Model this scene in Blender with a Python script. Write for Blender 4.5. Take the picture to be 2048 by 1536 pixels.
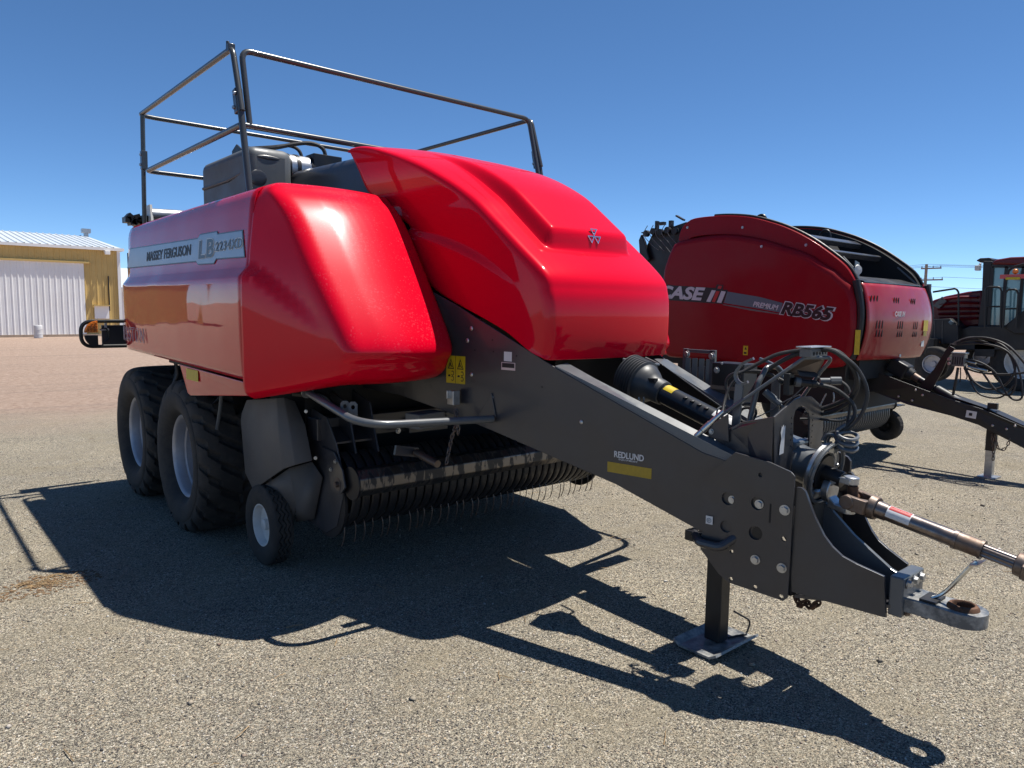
import bpy, bmesh, math, random
import numpy as np
from math import sin, cos, pi, radians, sqrt, hypot
from mathutils import Vector, Matrix
from mathutils.geometry import tessellate_polygon

random.seed(7); RNG = np.random.default_rng(7)
scene = bpy.context.scene
for o in list(bpy.data.objects): bpy.data.objects.remove(o)
COL = scene.collection

# ------------------------------------------------------------------ camera, sky, sun, exposure
cam_d = bpy.data.cameras.new('camera'); cam = bpy.data.objects.new('camera', cam_d); COL.objects.link(cam)
scene.camera = cam
cam_d.sensor_fit = 'HORIZONTAL'; cam_d.sensor_width = 36.0; cam_d.lens = 36.0 * 1455.0 / 2048.0
cam_d.clip_start = 0.05; cam_d.clip_end = 3000.0
cam.matrix_world = Matrix(((0.758971,0.057140,-0.648612,-3.150000),(-0.650987,0.087001,-0.754086,0.000000),(0.013341,0.994568,0.103229,1.700000),(0.000000,0.000000,0.000000,1.000000)))

SUN_DIR = Vector((0.352, -0.112, 1.0)).normalized()          # towards the sun
SUN_EL = math.asin(SUN_DIR.z); SUN_AZ = math.atan2(SUN_DIR.x, SUN_DIR.y)
world = bpy.data.worlds.new('World'); scene.world = world; world.use_nodes = True
wn = world.node_tree.nodes; wl = world.node_tree.links
sky = wn.new('ShaderNodeTexSky'); sky.sky_type = 'NISHITA'; sky.sun_disc = False
sky.sun_elevation = SUN_EL; sky.sun_rotation = SUN_AZ
sky.altitude = 0.0; sky.air_density = 0.5; sky.dust_density = 0.0; sky.ozone_density = 6.0
hsv = wn.new('ShaderNodeHueSaturation'); hsv.inputs['Saturation'].default_value = 1.08; hsv.inputs['Hue'].default_value = 0.496
bg = wn['Background']; bg.inputs['Strength'].default_value = 0.099
wl.new(sky.outputs['Color'], hsv.inputs['Color']); wl.new(hsv.outputs['Color'], bg.inputs['Color'])
sun_d = bpy.data.lights.new('sun', 'SUN'); sun_d.energy = 5.0; sun_d.angle = radians(0.53); sun_d.color = (1.0, 0.955, 0.88)
sun = bpy.data.objects.new('sun', sun_d); COL.objects.link(sun)
sun.rotation_euler = SUN_DIR.to_track_quat('Z', 'Y').to_euler(); sun.location = (8, -4, 30)
scene.view_settings.view_transform = 'Standard'; scene.view_settings.look = 'None'
scene.view_settings.gamma = 1.0; scene.view_settings.exposure = 0.7; scene.view_settings.use_curve_mapping = False
scene.render.engine = 'CYCLES'; scene.render.film_transparent = False
scene.cycles.max_bounces = 8

# ------------------------------------------------------------------ materials
MATS = {}
def mat(name, col, rough=0.5, metal=0.0, coat=0.0, coat_rough=0.05, spec=0.5, var=0.0, vscale=6.0, bump=0.0, bscale=40.0,
        dust=None, dust_amt=0.0, dust_scale=3.0, emit=None, trans=0.0, ior=1.45, rvar=0.0, wave=0.0, wscale=2.5):
    k_ = .8 if metal < .5 else .92; col = tuple(c * k_ for c in col); dust = tuple(c * .8 for c in dust) if dust else None
    m = bpy.data.materials.new(name); m.use_nodes = True
    nt = m.node_tree; n = nt.nodes; l = nt.links; p = n['Principled BSDF']
    p.inputs['Base Color'].default_value = (*col, 1); p.inputs['Roughness'].default_value = rough
    p.inputs['Metallic'].default_value = metal; p.inputs['Coat Weight'].default_value = coat
    p.inputs['Coat Roughness'].default_value = coat_rough; p.inputs['Specular IOR Level'].default_value = spec
    p.inputs['IOR'].default_value = ior; p.inputs['Transmission Weight'].default_value = trans
    if emit: p.inputs['Emission Color'].default_value = (*emit[:3], 1); p.inputs['Emission Strength'].default_value = emit[3]
    tc = n.new('ShaderNodeTexCoord'); src = None
    geo = n.new('ShaderNodeNewGeometry')
    def noise(scale, detail=4.0, rough_=0.6):
        t = n.new('ShaderNodeTexNoise'); t.inputs['Scale'].default_value = scale; t.inputs['Detail'].default_value = detail
        t.inputs['Roughness'].default_value = rough_; l.new(geo.outputs['Position'], t.inputs['Vector']); return t
    colsock = None
    if var > 0:
        t = noise(vscale); r = n.new('ShaderNodeMapRange'); r.inputs['To Min'].default_value = 1 - var; r.inputs['To Max'].default_value = 1 + var
        r.inputs['From Min'].default_value = .3; r.inputs['From Max'].default_value = .7
        l.new(t.outputs['Fac'], r.inputs['Value'])
        mx = n.new('ShaderNodeMix'); mx.data_type = 'RGBA'; mx.blend_type = 'MULTIPLY'; mx.inputs['Factor'].default_value = 1
        mx.inputs['A'].default_value = (*col, 1); l.new(r.outputs['Result'], mx.inputs['B']); colsock = mx.outputs['Result']
    if dust:
        t = noise(dust_scale, 8, .7); r = n.new('ShaderNodeMapRange'); r.inputs['From Min'].default_value = .42; r.inputs['From Max'].default_value = .75
        r.inputs['To Max'].default_value = dust_amt; l.new(t.outputs['Fac'], r.inputs['Value'])
        mx = n.new('ShaderNodeMix'); mx.data_type = 'RGBA'; l.new(r.outputs['Result'], mx.inputs['Factor'])
        if colsock: l.new(colsock, mx.inputs['A'])
        else: mx.inputs['A'].default_value = (*col, 1)
        mx.inputs['B'].default_value = (*dust, 1); colsock = mx.outputs['Result']
        r2 = n.new('ShaderNodeMapRange'); r2.inputs['From Min'].default_value = .4; r2.inputs['From Max'].default_value = .8
        r2.inputs['To Min'].default_value = rough; r2.inputs['To Max'].default_value = min(1, rough + .35); l.new(t.outputs['Fac'], r2.inputs['Value'])
        l.new(r2.outputs['Result'], p.inputs['Roughness'])
    elif rvar > 0:
        t = noise(vscale * 1.7, 6); r = n.new('ShaderNodeMapRange'); r.inputs['To Min'].default_value = max(.02, rough - rvar); r.inputs['To Max'].default_value = rough + rvar
        r.inputs['From Min'].default_value = .3; r.inputs['From Max'].default_value = .7
        l.new(t.outputs['Fac'], r.inputs['Value']); l.new(r.outputs['Result'], p.inputs['Roughness'])
    if colsock: l.new(colsock, p.inputs['Base Color'])
    nrm = None
    if wave > 0:
        t = noise(wscale, 1.5, .4); b = n.new('ShaderNodeBump'); b.inputs['Strength'].default_value = 1.0; b.inputs['Distance'].default_value = wave
        l.new(t.outputs['Fac'], b.inputs['Height']); nrm = b.outputs['Normal']
    if bump > 0:
        t = noise(bscale, 5); b = n.new('ShaderNodeBump'); b.inputs['Strength'].default_value = 1.0; b.inputs['Distance'].default_value = bump
        l.new(t.outputs['Fac'], b.inputs['Height'])
        if nrm: l.new(nrm, b.inputs['Normal'])
        nrm = b.outputs['Normal']
    if nrm:
        l.new(nrm, p.inputs['Normal'])
        if coat > 0: l.new(nrm, p.inputs['Coat Normal'])
    MATS[name] = m; return m

RED = (0.74, 0.0008, 0.020)
DUST = (0.42, 0.34, 0.26)
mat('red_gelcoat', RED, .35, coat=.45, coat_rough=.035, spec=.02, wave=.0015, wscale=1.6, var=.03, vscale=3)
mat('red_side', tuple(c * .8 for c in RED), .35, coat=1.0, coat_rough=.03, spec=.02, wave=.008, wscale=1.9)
mat('red_case', (0.27, 0.006, 0.014), .40, coat=.15, coat_rough=.15, spec=.08, wave=.002, wscale=2, dust=(.24,.07,.06), dust_amt=.2, dust_scale=2.0)
mat('red_case_front', (0.36, 0.016, 0.022), .35, coat=.5, coat_rough=.12, spec=.2, wave=.004, wscale=3, dust=(.42,.17,.15), dust_amt=.3, dust_scale=5)
mat('red_windrower', (0.115, 0.005, 0.011), .45, coat=.2, coat_rough=.1, spec=.3)
mat('boot_plastic', (0.05, 0.052, 0.055), .42, dust=(.16,.15,.14), dust_amt=.2)
mat('shaft_plastic', (0.022, 0.023, 0.026), .30, var=.1)
mat('charcoal', (0.036, 0.036, 0.042), .30, coat=.45, coat_rough=.16, dust=(.13,.12,.11), dust_amt=.18, dust_scale=4, bump=.00006, bscale=160)
mat('charcoal_light', (0.095, 0.105, 0.115), .30, coat=.3, coat_rough=.15, dust=(.24,.23,.21), dust_amt=.3, dust_scale=5)
mat('chipped_grey', (0.10, 0.11, 0.12), .34, coat=.3, coat_rough=.2, dust=(.62,.60,.55), dust_amt=.75, dust_scale=14, bump=.0008, bscale=70)
mat('shield_grey', (0.105, 0.098, 0.095), .48, dust=(.20,.175,.15), dust_amt=.4, dust_scale=3, bump=.0002, bscale=300)
mat('plastic_grey', (0.105, 0.115, 0.125), .42, dust=(.22,.22,.21), dust_amt=.2, bump=.0002, bscale=240)
mat('black_paint', (0.011, 0.011, 0.013), .34, dust=(.10,.09,.08), dust_amt=.10, dust_scale=4)
mat('black_plastic', (0.013, 0.013, 0.015), .40, dust=(.09,.085,.08), dust_amt=.10)
mat('black_dark', (0.008, 0.008, 0.009), .7)
mat('rubber', (0.026, 0.024, 0.023), .78, dust=(.15,.125,.10), dust_amt=.5, dust_scale=5, bump=.0006, bscale=90)
mat('rubber_hose', (0.022, 0.022, 0.023), .5, dust=(.14,.13,.12), dust_amt=.3, dust_scale=14)
mat('rim_silver', (0.42, 0.42, 0.45), .42, metal=.55, dust=(.30,.26,.22), dust_amt=.25, dust_scale=7)
mat('rim_white', (0.72, 0.72, 0.70), .4, dust=(.40,.34,.27), dust_amt=.35, dust_scale=8)
mat('rail_paint', (0.075, 0.08, 0.083), .30, metal=.3, coat=.2, var=.06, vscale=9)
mat('galvanised', (0.46, 0.47, 0.48), .36, metal=.9, var=.18, vscale=30, bump=.0002, bscale=120)
mat('bright_zinc', (0.66, 0.65, 0.60), .28, metal=1.0, var=.15, vscale=40)
mat('chrome', (0.80, 0.80, 0.82), .12, metal=1.0)
mat('worn_steel', (0.17, 0.145, 0.13), .42, metal=.85, dust=(.20,.10,.05), dust_amt=.65, dust_scale=9, bump=.0006, bscale=60)
mat('shaft_steel', (0.22, 0.19, 0.18), .28, metal=.95, dust=(.06,.03,.02), dust_amt=.8, dust_scale=7, bump=.0003, bscale=60)
mat('rust', (0.13, 0.065, 0.036), .75, metal=.3, var=.4, vscale=30, bump=.001, bscale=80)
mat('amber', (0.75, 0.20, 0.01), .25, coat=.6, bump=.004, bscale=90)
mat('red_lens', (0.6, 0.02, 0.01), .25, coat=.5)
mat('yellow_decal', (0.62, 0.45, 0.012), .45, var=.12, vscale=20)
mat('yellow_reflector', (0.40, 0.27, 0.008), .35, coat=.4, var=.12, vscale=60, bump=.0003, bscale=400)
mat('white_decal', (0.72, 0.72, 0.72), .45, var=.06, vscale=30)
mat('pale_print', (0.56, 0.56, 0.62), .4)
mat('silver_decal', (0.36, 0.37, 0.40), .30, metal=.55, var=.06, vscale=8)
mat('slate_decal', (0.10, 0.15, 0.19), .4)
mat('ink', (0.012, 0.012, 0.015), .45)
mat('red_print', (0.45, 0.02, 0.02), .4)
mat('outline_print', (0.70, 0.55, 0.54), .4, coat=1.0, coat_rough=.03, spec=.05)
mat('tan_siding', (0.70, 0.49, 0.17), .45, var=.06, vscale=1.2, dust=(.45,.34,.20), dust_amt=.2, dust_scale=.8)
mat('white_siding', (0.98, 0.98, 0.96), .42, var=.05, vscale=1.0, dust=(.85,.80,.70), dust_amt=.22, dust_scale=.7)
mat('roof_metal', (0.60, 0.65, 0.69), .45, metal=.1, var=.06, vscale=1.0)
mat('glass_blue', (0.20, 0.38, 0.42), .06, spec=.8, coat=.6, var=.15, vscale=.8)
mat('glass_clear', (0.75, 0.82, 0.82), .05, trans=.9, ior=1.2)
mat('wood_pole', (0.30, 0.26, 0.215), .85, var=.2, vscale=4)
mat('wire', (0.10, 0.10, 0.11), .5)
mat('hay', (0.30, 0.20, 0.10), .85, var=.35, vscale=25)
mat('soil', (0.20, 0.125, 0.07), .95, var=.3, vscale=30, bump=.004, bscale=60)
mat('concrete', (0.46, 0.36, 0.27), .85, var=.15, vscale=3)
mat('pebble', (0.26, 0.23, 0.20), .85)

def pebble_mat():
    m = MATS['pebble']; n = m.node_tree.nodes; l = m.node_tree.links; p = n['Principled BSDF']
    g = n.new('ShaderNodeNewGeometry'); r = n.new('ShaderNodeValToRGB'); l.new(g.outputs['Random Per Island'], r.inputs['Fac'])
    e = r.color_ramp.elements
    cols = [(0, (.035,.033,.04)), (.2, (.10,.09,.08)), (.42, (.22,.19,.145)), (.62, (.30,.26,.20)), (.80, (.17,.11,.085)), (.92, (.40,.37,.33)), (1, (.52,.50,.46))]
    e[0].position = 0; e[0].color = (*cols[0][1], 1); e[1].position = 1; e[1].color = (*cols[-1][1], 1)
    for q, c in cols[1:-1]:
        k = e.new(q); k.color = (*c, 1)
    l.new(r.outputs['Color'], p.inputs['Base Color'])
pebble_mat()

def fairing_mat():
    # sun-faded, speckled gelcoat
    m = mat('red_faded', RED, .35, coat=.45, coat_rough=.04, spec=.02, wave=.0012, wscale=1.6)
    n = m.node_tree.nodes; l = m.node_tree.links; p = n['Principled BSDF']; g = n.new('ShaderNodeNewGeometry')
    v = n.new('ShaderNodeTexNoise'); v.inputs['Scale'].default_value = 85; v.inputs['Detail'].default_value = 3; l.new(g.outputs['Position'], v.inputs['Vector'])
    b = n.new('ShaderNodeTexNoise'); b.inputs['Scale'].default_value = 4.5; b.inputs['Detail'].default_value = 3; l.new(g.outputs['Position'], b.inputs['Vector'])
    a = n.new('ShaderNodeMath'); a.operation = 'MULTIPLY_ADD'; l.new(b.outputs['Fac'], a.inputs[0]); a.inputs[1].default_value = .45; l.new(v.outputs['Fac'], a.inputs[2])
    r = n.new('ShaderNodeMapRange'); r.inputs['From Min'].default_value = .82; r.inputs['From Max'].default_value = .90; r.inputs['To Max'].default_value = .17; l.new(a.outputs[0], r.inputs['Value'])
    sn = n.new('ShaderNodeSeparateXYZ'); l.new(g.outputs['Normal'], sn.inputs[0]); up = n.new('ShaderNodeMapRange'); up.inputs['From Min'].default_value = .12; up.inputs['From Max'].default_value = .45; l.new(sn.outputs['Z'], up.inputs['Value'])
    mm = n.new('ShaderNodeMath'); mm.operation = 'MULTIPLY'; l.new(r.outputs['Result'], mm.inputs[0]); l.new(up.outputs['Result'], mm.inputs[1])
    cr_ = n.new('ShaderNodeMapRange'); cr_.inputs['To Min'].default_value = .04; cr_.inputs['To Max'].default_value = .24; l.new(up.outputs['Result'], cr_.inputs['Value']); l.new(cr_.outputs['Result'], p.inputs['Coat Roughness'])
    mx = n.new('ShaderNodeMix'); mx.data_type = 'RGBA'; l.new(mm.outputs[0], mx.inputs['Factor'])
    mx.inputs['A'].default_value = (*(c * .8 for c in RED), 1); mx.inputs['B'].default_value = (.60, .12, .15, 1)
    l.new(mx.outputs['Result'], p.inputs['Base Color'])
fairing_mat()

def worn_band_mat():
    # black paint worn through to bare grey metal
    m = mat('worn_paint', (.02,.02,.022), .42)
    n = m.node_tree.nodes; l = m.node_tree.links; p = n['Principled BSDF']; g = n.new('ShaderNodeNewGeometry')
    mp = n.new('ShaderNodeMapping'); mp.inputs['Scale'].default_value = (16, 5, 5); l.new(g.outputs['Position'], mp.inputs['Vector'])
    t = n.new('ShaderNodeTexNoise'); t.inputs['Scale'].default_value = 1.2; t.inputs['Detail'].default_value = 6; t.inputs['Roughness'].default_value = .6; l.new(mp.outputs['Vector'], t.inputs['Vector'])
    r = n.new('ShaderNodeMapRange'); r.inputs['From Min'].default_value = .46; r.inputs['From Max'].default_value = .50; l.new(t.outputs['Fac'], r.inputs['Value'])
    mx = n.new('ShaderNodeMix'); mx.data_type = 'RGBA'; l.new(r.outputs['Result'], mx.inputs['Factor'])
    mx.inputs['A'].default_value = (.018,.018,.02,1); mx.inputs['B'].default_value = (.20,.18,.16,1); l.new(mx.outputs['Result'], p.inputs['Base Color'])
    l.new(r.outputs['Result'], p.inputs['Metallic'])
worn_band_mat()

# ------------------------------------------------------------------ mesh helpers
def V(p): return np.asarray(p, float)
def unit(v):
    v = V(v); return v / max(np.linalg.norm(v), 1e-9)
def basis(ax):
    a = unit(ax); t = V((0,0,1)) if abs(a[2]) < .9 else V((1,0,0)); u = unit(np.cross(t, a)); return u, np.cross(a, u), a

class G:
    def __init__(s): s.v = []; s.f = []; s.mi = []; s.cur = 0
    def add(s, vs, fs):
        o = len(s.v); s.v.extend([tuple(map(float, q)) for q in vs]); s.f.extend([tuple(i + o for i in q) for q in fs]); s.mi.extend([s.cur] * len(fs)); return s
    def box(s, c, size, R=None):
        h = V(size) / 2; c = V(c); pts = []
        for z in (-1, 1):
            for x, y in ((-1,-1),(1,-1),(1,1),(-1,1)):
                q = V((x,y,z)) * h
                if R is not None: q = V(R @ Vector(q))
                pts.append(c + q)
        return s.add(pts, [(3,2,1,0),(4,5,6,7),(0,1,5,4),(1,2,6,5),(2,3,7,6),(3,0,4,7)])
    def bar(s, p0, p1, w, h, up=(0,0,1)):
        p0 = V(p0); p1 = V(p1); a = unit(p1 - p0); r = unit(np.cross(a, V(up))); u = np.cross(r, a); pts = []
        for p in (p0, p1):
            for x, y in ((-1,-1),(1,-1),(1,1),(-1,1)): pts.append(p + r * x * w / 2 + u * y * h / 2)
        return s.add(pts, [(3,2,1,0),(4,5,6,7),(0,1,5,4),(1,2,6,5),(2,3,7,6),(3,0,4,7)])
    def cyl(s, p0, p1, r, r1=None, n=20, caps=True):
        p0 = V(p0); p1 = V(p1); r1 = r if r1 is None else r1; u, w, a = basis(p1 - p0); pts = []
        for p, q in ((p0, r), (p1, r1)):
            for i in range(n): t = 2 * pi * i / n; pts.append(p + (u * cos(t) + w * sin(t)) * q)
        fs = [(i, (i + 1) % n, n + (i + 1) % n, n + i) for i in range(n)]
        if caps: fs += [tuple(range(n - 1, -1, -1)), tuple(range(n, 2 * n))]
        return s.add(pts, fs)
    def tube(s, pts, r, n=10, smooth=0, caps=True, closed=False):
        P = [V(p) for p in pts]
        if smooth: P = curve(P, smooth, closed)
        rs = r if hasattr(r, '__len__') else [r] * len(P)
        m = len(P); vs = []; u = None
        for i in range(m):
            t = unit(P[(i + 1) % m if closed else min(i + 1, m - 1)] - P[(i - 1) % m if closed else max(i - 1, 0)])
            if u is None: u = basis(t)[0]
            u = unit(u - t * np.dot(u, t)); w = np.cross(t, u)
            rr = rs[min(i, len(rs) - 1)]
            for k in range(n): a = 2 * pi * k / n; vs.append(P[i] + (u * cos(a) + w * sin(a)) * rr)
        fs = []
        for i in range(m if closed else m - 1):
            j = (i + 1) % m
            for k in range(n): fs.append((i * n + k, i * n + (k + 1) % n, j * n + (k + 1) % n, j * n + k))
        if caps and not closed: fs += [tuple(range(n - 1, -1, -1)), tuple(range((m - 1) * n, m * n))]
        return s.add(vs, fs)
    def lathe(s, prof, o, ax, n=32, arc=2 * pi):
        u, w, a = basis(ax); o = V(o); vs = []; m = len(prof); full = abs(arc - 2 * pi) < 1e-6
        k = n if full else n + 1
        for i in range(k):
            t = arc * i / n; d = u * cos(t) + w * sin(t)
            for r, h in prof: vs.append(o + d * r + a * h)
        fs = []
        for i in range(n):
            j = (i + 1) % k
            for q in range(m - 1): fs.append((i * m + q, j * m + q, j * m + q + 1, i * m + q + 1))
        return s.add(vs, fs)
    def prism(s, poly, off, holes=()):
        loops = [[V(p) for p in poly]] + [[V(p) for p in h] for h in holes]; off = V(off)
        flat = [p for L in loops for p in L]; N = len(flat)
        if holes:
            tris = [tuple(t) for t in tessellate_polygon([[Vector(p) for p in L] for L in loops])]
        else: tris = [tuple(range(N))]
        fs = list(tris) + [tuple(i + N for i in reversed(t)) for t in tris]; st = 0
        for L in loops:
            k = len(L)
            for i in range(k): a = st + i; b = st + (i + 1) % k; fs.append((a, b, b + N, a + N))
            st += k
        return s.add(flat + [p + off for p in flat], fs)
    def grid(s, A, closeu=False, closev=False):
        A = np.asarray(A, float); a, b = A.shape[:2]; fs = []
        for i in range(a if closeu else a - 1):
            for j in range(b if closev else b - 1):
                i2 = (i + 1) % a; j2 = (j + 1) % b; fs.append((i * b + j, i * b + j2, i2 * b + j2, i2 * b + j))
        return s.add(A.reshape(-1, 3), fs)
    def ball(s, c, r, n=12, sc=(1,1,1)):
        vs = []; m = n // 2
        for i in range(m + 1):
            p = pi * i / m
            for j in range(n): t = 2 * pi * j / n; vs.append(V(c) + V((sin(p) * cos(t) * sc[0], sin(p) * sin(t) * sc[1], cos(p) * sc[2])) * r)
        fs = [(i * n + j, (i + 1) * n + j, (i + 1) * n + (j + 1) % n, i * n + (j + 1) % n) for i in range(m) for j in range(n)]
        return s.add(vs, fs)

def curve(P, k=6, closed=False):
    P = [V(p) for p in P]; n = len(P); out = []
    for i in range(n if closed else n - 1):
        if closed: a, b, c, d = P[(i-1) % n], P[i], P[(i+1) % n], P[(i+2) % n]
        else: a, b, c, d = P[max(i-1,0)], P[i], P[i+1], P[min(i+2,n-1)]
        for q in range(k):
            t = q / k; out.append(.5 * ((2*b) + (c-a)*t + (2*a-5*b+4*c-d)*t*t + (3*b-a-3*c+d)*t**3))
    if not closed: out.append(P[-1])
    return out
def bent(P, r, k=6):
    # polyline with rounded corners of radius r
    P = [V(p) for p in P]; out = [P[0]]
    for i in range(1, len(P) - 1):
        a = unit(P[i-1] - P[i]); b = unit(P[i+1] - P[i]); ang = math.acos(max(-1, min(1, float(np.dot(a, b)))))
        d = min(r / max(math.tan(ang / 2), .05), .49 * np.linalg.norm(P[i-1]-P[i]), .49 * np.linalg.norm(P[i+1]-P[i]))
        s0 = P[i] + a * d; s1 = P[i] + b * d
        for q in range(k + 1): t = q / k; out.append((1-t)**2 * s0 + 2*t*(1-t) * P[i] + t*t * s1)
    out.append(P[-1]); return out
def crv(xs, ys, x):
    # smooth interpolation through points (Catmull-Rom with non-uniform knots)
    xs = list(xs); ys = list(ys); x = max(xs[0], min(xs[-1], x)) if xs[0] < xs[-1] else x
    i = 0
    while i < len(xs) - 2 and x > xs[i+1]: i += 1
    h = xs[i+1] - xs[i]; t = (x - xs[i]) / h
    def sl(k):
        if k == 0: return (ys[1]-ys[0]) / (xs[1]-xs[0])
        if k == len(xs)-1: return (ys[-1]-ys[-2]) / (xs[-1]-xs[-2])
        return (ys[k+1]-ys[k-1]) / (xs[k+1]-xs[k-1])
    m0 = sl(i) * h; m1 = sl(i+1) * h
    return (2*t**3-3*t*t+1)*ys[i] + (t**3-2*t*t+t)*m0 + (-2*t**3+3*t*t)*ys[i+1] + (t**3-t*t)*m1
def sstep(a, b, x):
    t = max(0., min(1., (x - a) / (b - a))); return t * t * (3 - 2 * t)
def circ(c, r, ux, uy, n=16):
    c = V(c); ux = unit(ux); uy = unit(uy); return [c + (ux * cos(2*pi*i/n) + uy * sin(2*pi*i/n)) * r for i in range(n)]
def resample(P, n):
    P = [V(p) for p in P]; d = [0.]
    for i in range(1, len(P)): d.append(d[-1] + np.linalg.norm(P[i] - P[i-1]))
    out = []
    for k in range(n):
        t = d[-1] * k / (n - 1); i = 0
        while i < len(P) - 2 and t > d[i+1]: i += 1
        q = (t - d[i]) / max(d[i+1] - d[i], 1e-9); out.append(P[i] * (1 - q) + P[i+1] * q)
    return out

ORG = V((0, 0, 0))
def mesh_of(g, mats, smooth=35, recalc=True, org=None, name='mesh'):
    me = bpy.data.meshes.new(name); o = ORG if org is None else V(org)
    me.from_pydata([tuple(V(p) - o) for p in g.v], [], g.f)
    for m in (mats if isinstance(mats, (list, tuple)) else [mats]): me.materials.append(MATS[m])
    me.polygons.foreach_set('material_index', g.mi)
    if recalc:
        bm = bmesh.new(); bm.from_mesh(me); bmesh.ops.recalc_face_normals(bm, faces=bm.faces); bm.to_mesh(me); bm.free()
    if smooth:
        me.polygons.foreach_set('use_smooth', [True] * len(me.polygons)); me.set_sharp_from_angle(angle=radians(smooth))
    me.update(); return me
def build(name, g, mats, parent=None, smooth=35, bevel=0, seg=2, solid=0, recalc=True, label=None):
    me = mesh_of(g, mats, smooth, recalc, name=name); o = bpy.data.objects.new(name, me); COL.objects.link(o)
    if parent is not None: o.parent = parent
    if solid:
        k = o.modifiers.new('thickness', 'SOLIDIFY'); k.thickness = solid; k.offset = -1
    if bevel:
        k = o.modifiers.new('bevel', 'BEVEL'); k.width = bevel; k.segments = seg; k.limit_method = 'ANGLE'; k.angle_limit = radians(35); k.harden_normals = False
    if label: o['label'] = label
    return o
def inst(name, me, parent=None, loc=(0,0,0), R=None, scale=None):
    # another object on shared mesh data, at a place of its own (loc in world, minus the origin of its thing)
    o = bpy.data.objects.new(name, me); COL.objects.link(o)
    if parent is not None: o.parent = parent
    l = V(loc) - (ORG if parent is not None else 0)
    M = Matrix.Translation(Vector(l))
    if R is not None: M = M @ R.to_4x4()
    if scale is not None: M = M @ Matrix.Diagonal((*scale, 1))
    o.matrix_basis = M; return o
def thing(name, label, cat, loc, group=None):
    global ORG
    o = bpy.data.objects.new(name, None); o.empty_display_size = .2; COL.objects.link(o); o.location = loc
    tag(o, label, cat, group); ORG = V(loc); return o
def tag(o, label, cat, group=None):
    o['label'] = label; o['category'] = cat
    if group: o['group'] = group
    return o
def world_origin():
    global ORG
    ORG = V((0, 0, 0))
def Rto(ax):   # rotation taking local +Z onto ax
    return Vector(ax).to_track_quat('Z', 'Y').to_matrix()
def textmesh(s, size, bold=0., shear=0., xs=1., ext=.0006, spacing=1.0, line=0.):
    c = bpy.data.curves.new('txt', 'FONT')
    if line: c.fill_mode = 'NONE'; c.bevel_depth = line; c.bevel_resolution = 1; ext = 0.
    c.body = s; c.size = size; c.offset = bold; c.shear = shear; c.extrude = ext; c.space_character = spacing; c.resolution_u = 3
    o = bpy.data.objects.new('txt', c); COL.objects.link(o); dg = bpy.context.evaluated_depsgraph_get()
    me = bpy.data.meshes.new_from_object(o.evaluated_get(dg)); bpy.data.objects.remove(o); bpy.data.curves.remove(c)
    if xs != 1: me.transform(Matrix.Diagonal((xs, 1, 1, 1)))
    return me
def lettering(name, s, o, xd, yd, width, height, m, parent, bold=0., shear=0., ext=.0006, spacing=1.0, lift=.0015, line=0.):
    # flat print: fitted to width x height, lower-left corner at o, reading along xd
    me = textmesh(s, 1.0, bold, shear, ext=ext * 1.0, spacing=spacing, line=line)
    co = np.zeros(len(me.vertices) * 3); me.vertices.foreach_get('co', co); co = co.reshape(-1, 3)
    mn = co.min(0); mxx = co.max(0); xd = unit(xd); yd = unit(yd - xd * np.dot(V(yd), xd)); nd = np.cross(xd, yd)
    x = (co[:,0]-mn[0])/(mxx[0]-mn[0])*width; y = (co[:,1]-mn[1])/(mxx[1]-mn[1])*height; z = co[:,2] * (.15 if line else 1)
    P = V(o) + x[:,None]*xd + y[:,None]*yd + (z+lift)[:,None]*nd - ORG
    me.vertices.foreach_set('co', P.ravel()); me.materials.clear(); me.materials.append(MATS[m]); me.update()
    ob = bpy.data.objects.new(name, me); COL.objects.link(ob); ob.parent = parent; return ob
def decal(name, o, xd, yd, w, h, m, parent, lift=.001, poly=None, th=.0008, r=0):
    xd = unit(xd); yd = unit(V(yd) - xd * np.dot(V(yd), xd)); nd = np.cross(xd, yd)
    poly = poly or [(0,0),(w,0),(w,h),(0,h)]
    P = [V(o) + xd * a + yd * b + nd * lift for a, b in poly]
    g = G(); g.prism(P, nd * th); return build(name, g, m, parent, smooth=0)
HEX = {}
def hexbolt(parent, p, ax, r=.014, m='galvanised', name='bolt', h=None):
    key = (round(r, 4), m)
    if key not in HEX:
        g = G(); g.cyl((0,0,0), (0,0,r*.22), r*1.35, n=16); g.cyl((0,0,r*.22), (0,0,r*.95), r, r*.93, n=6)
        HEX[key] = mesh_of(g, m, 30, org=(0,0,0), name='bolt')
    return inst(name, HEX[key], parent, p, Rto(ax))

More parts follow.
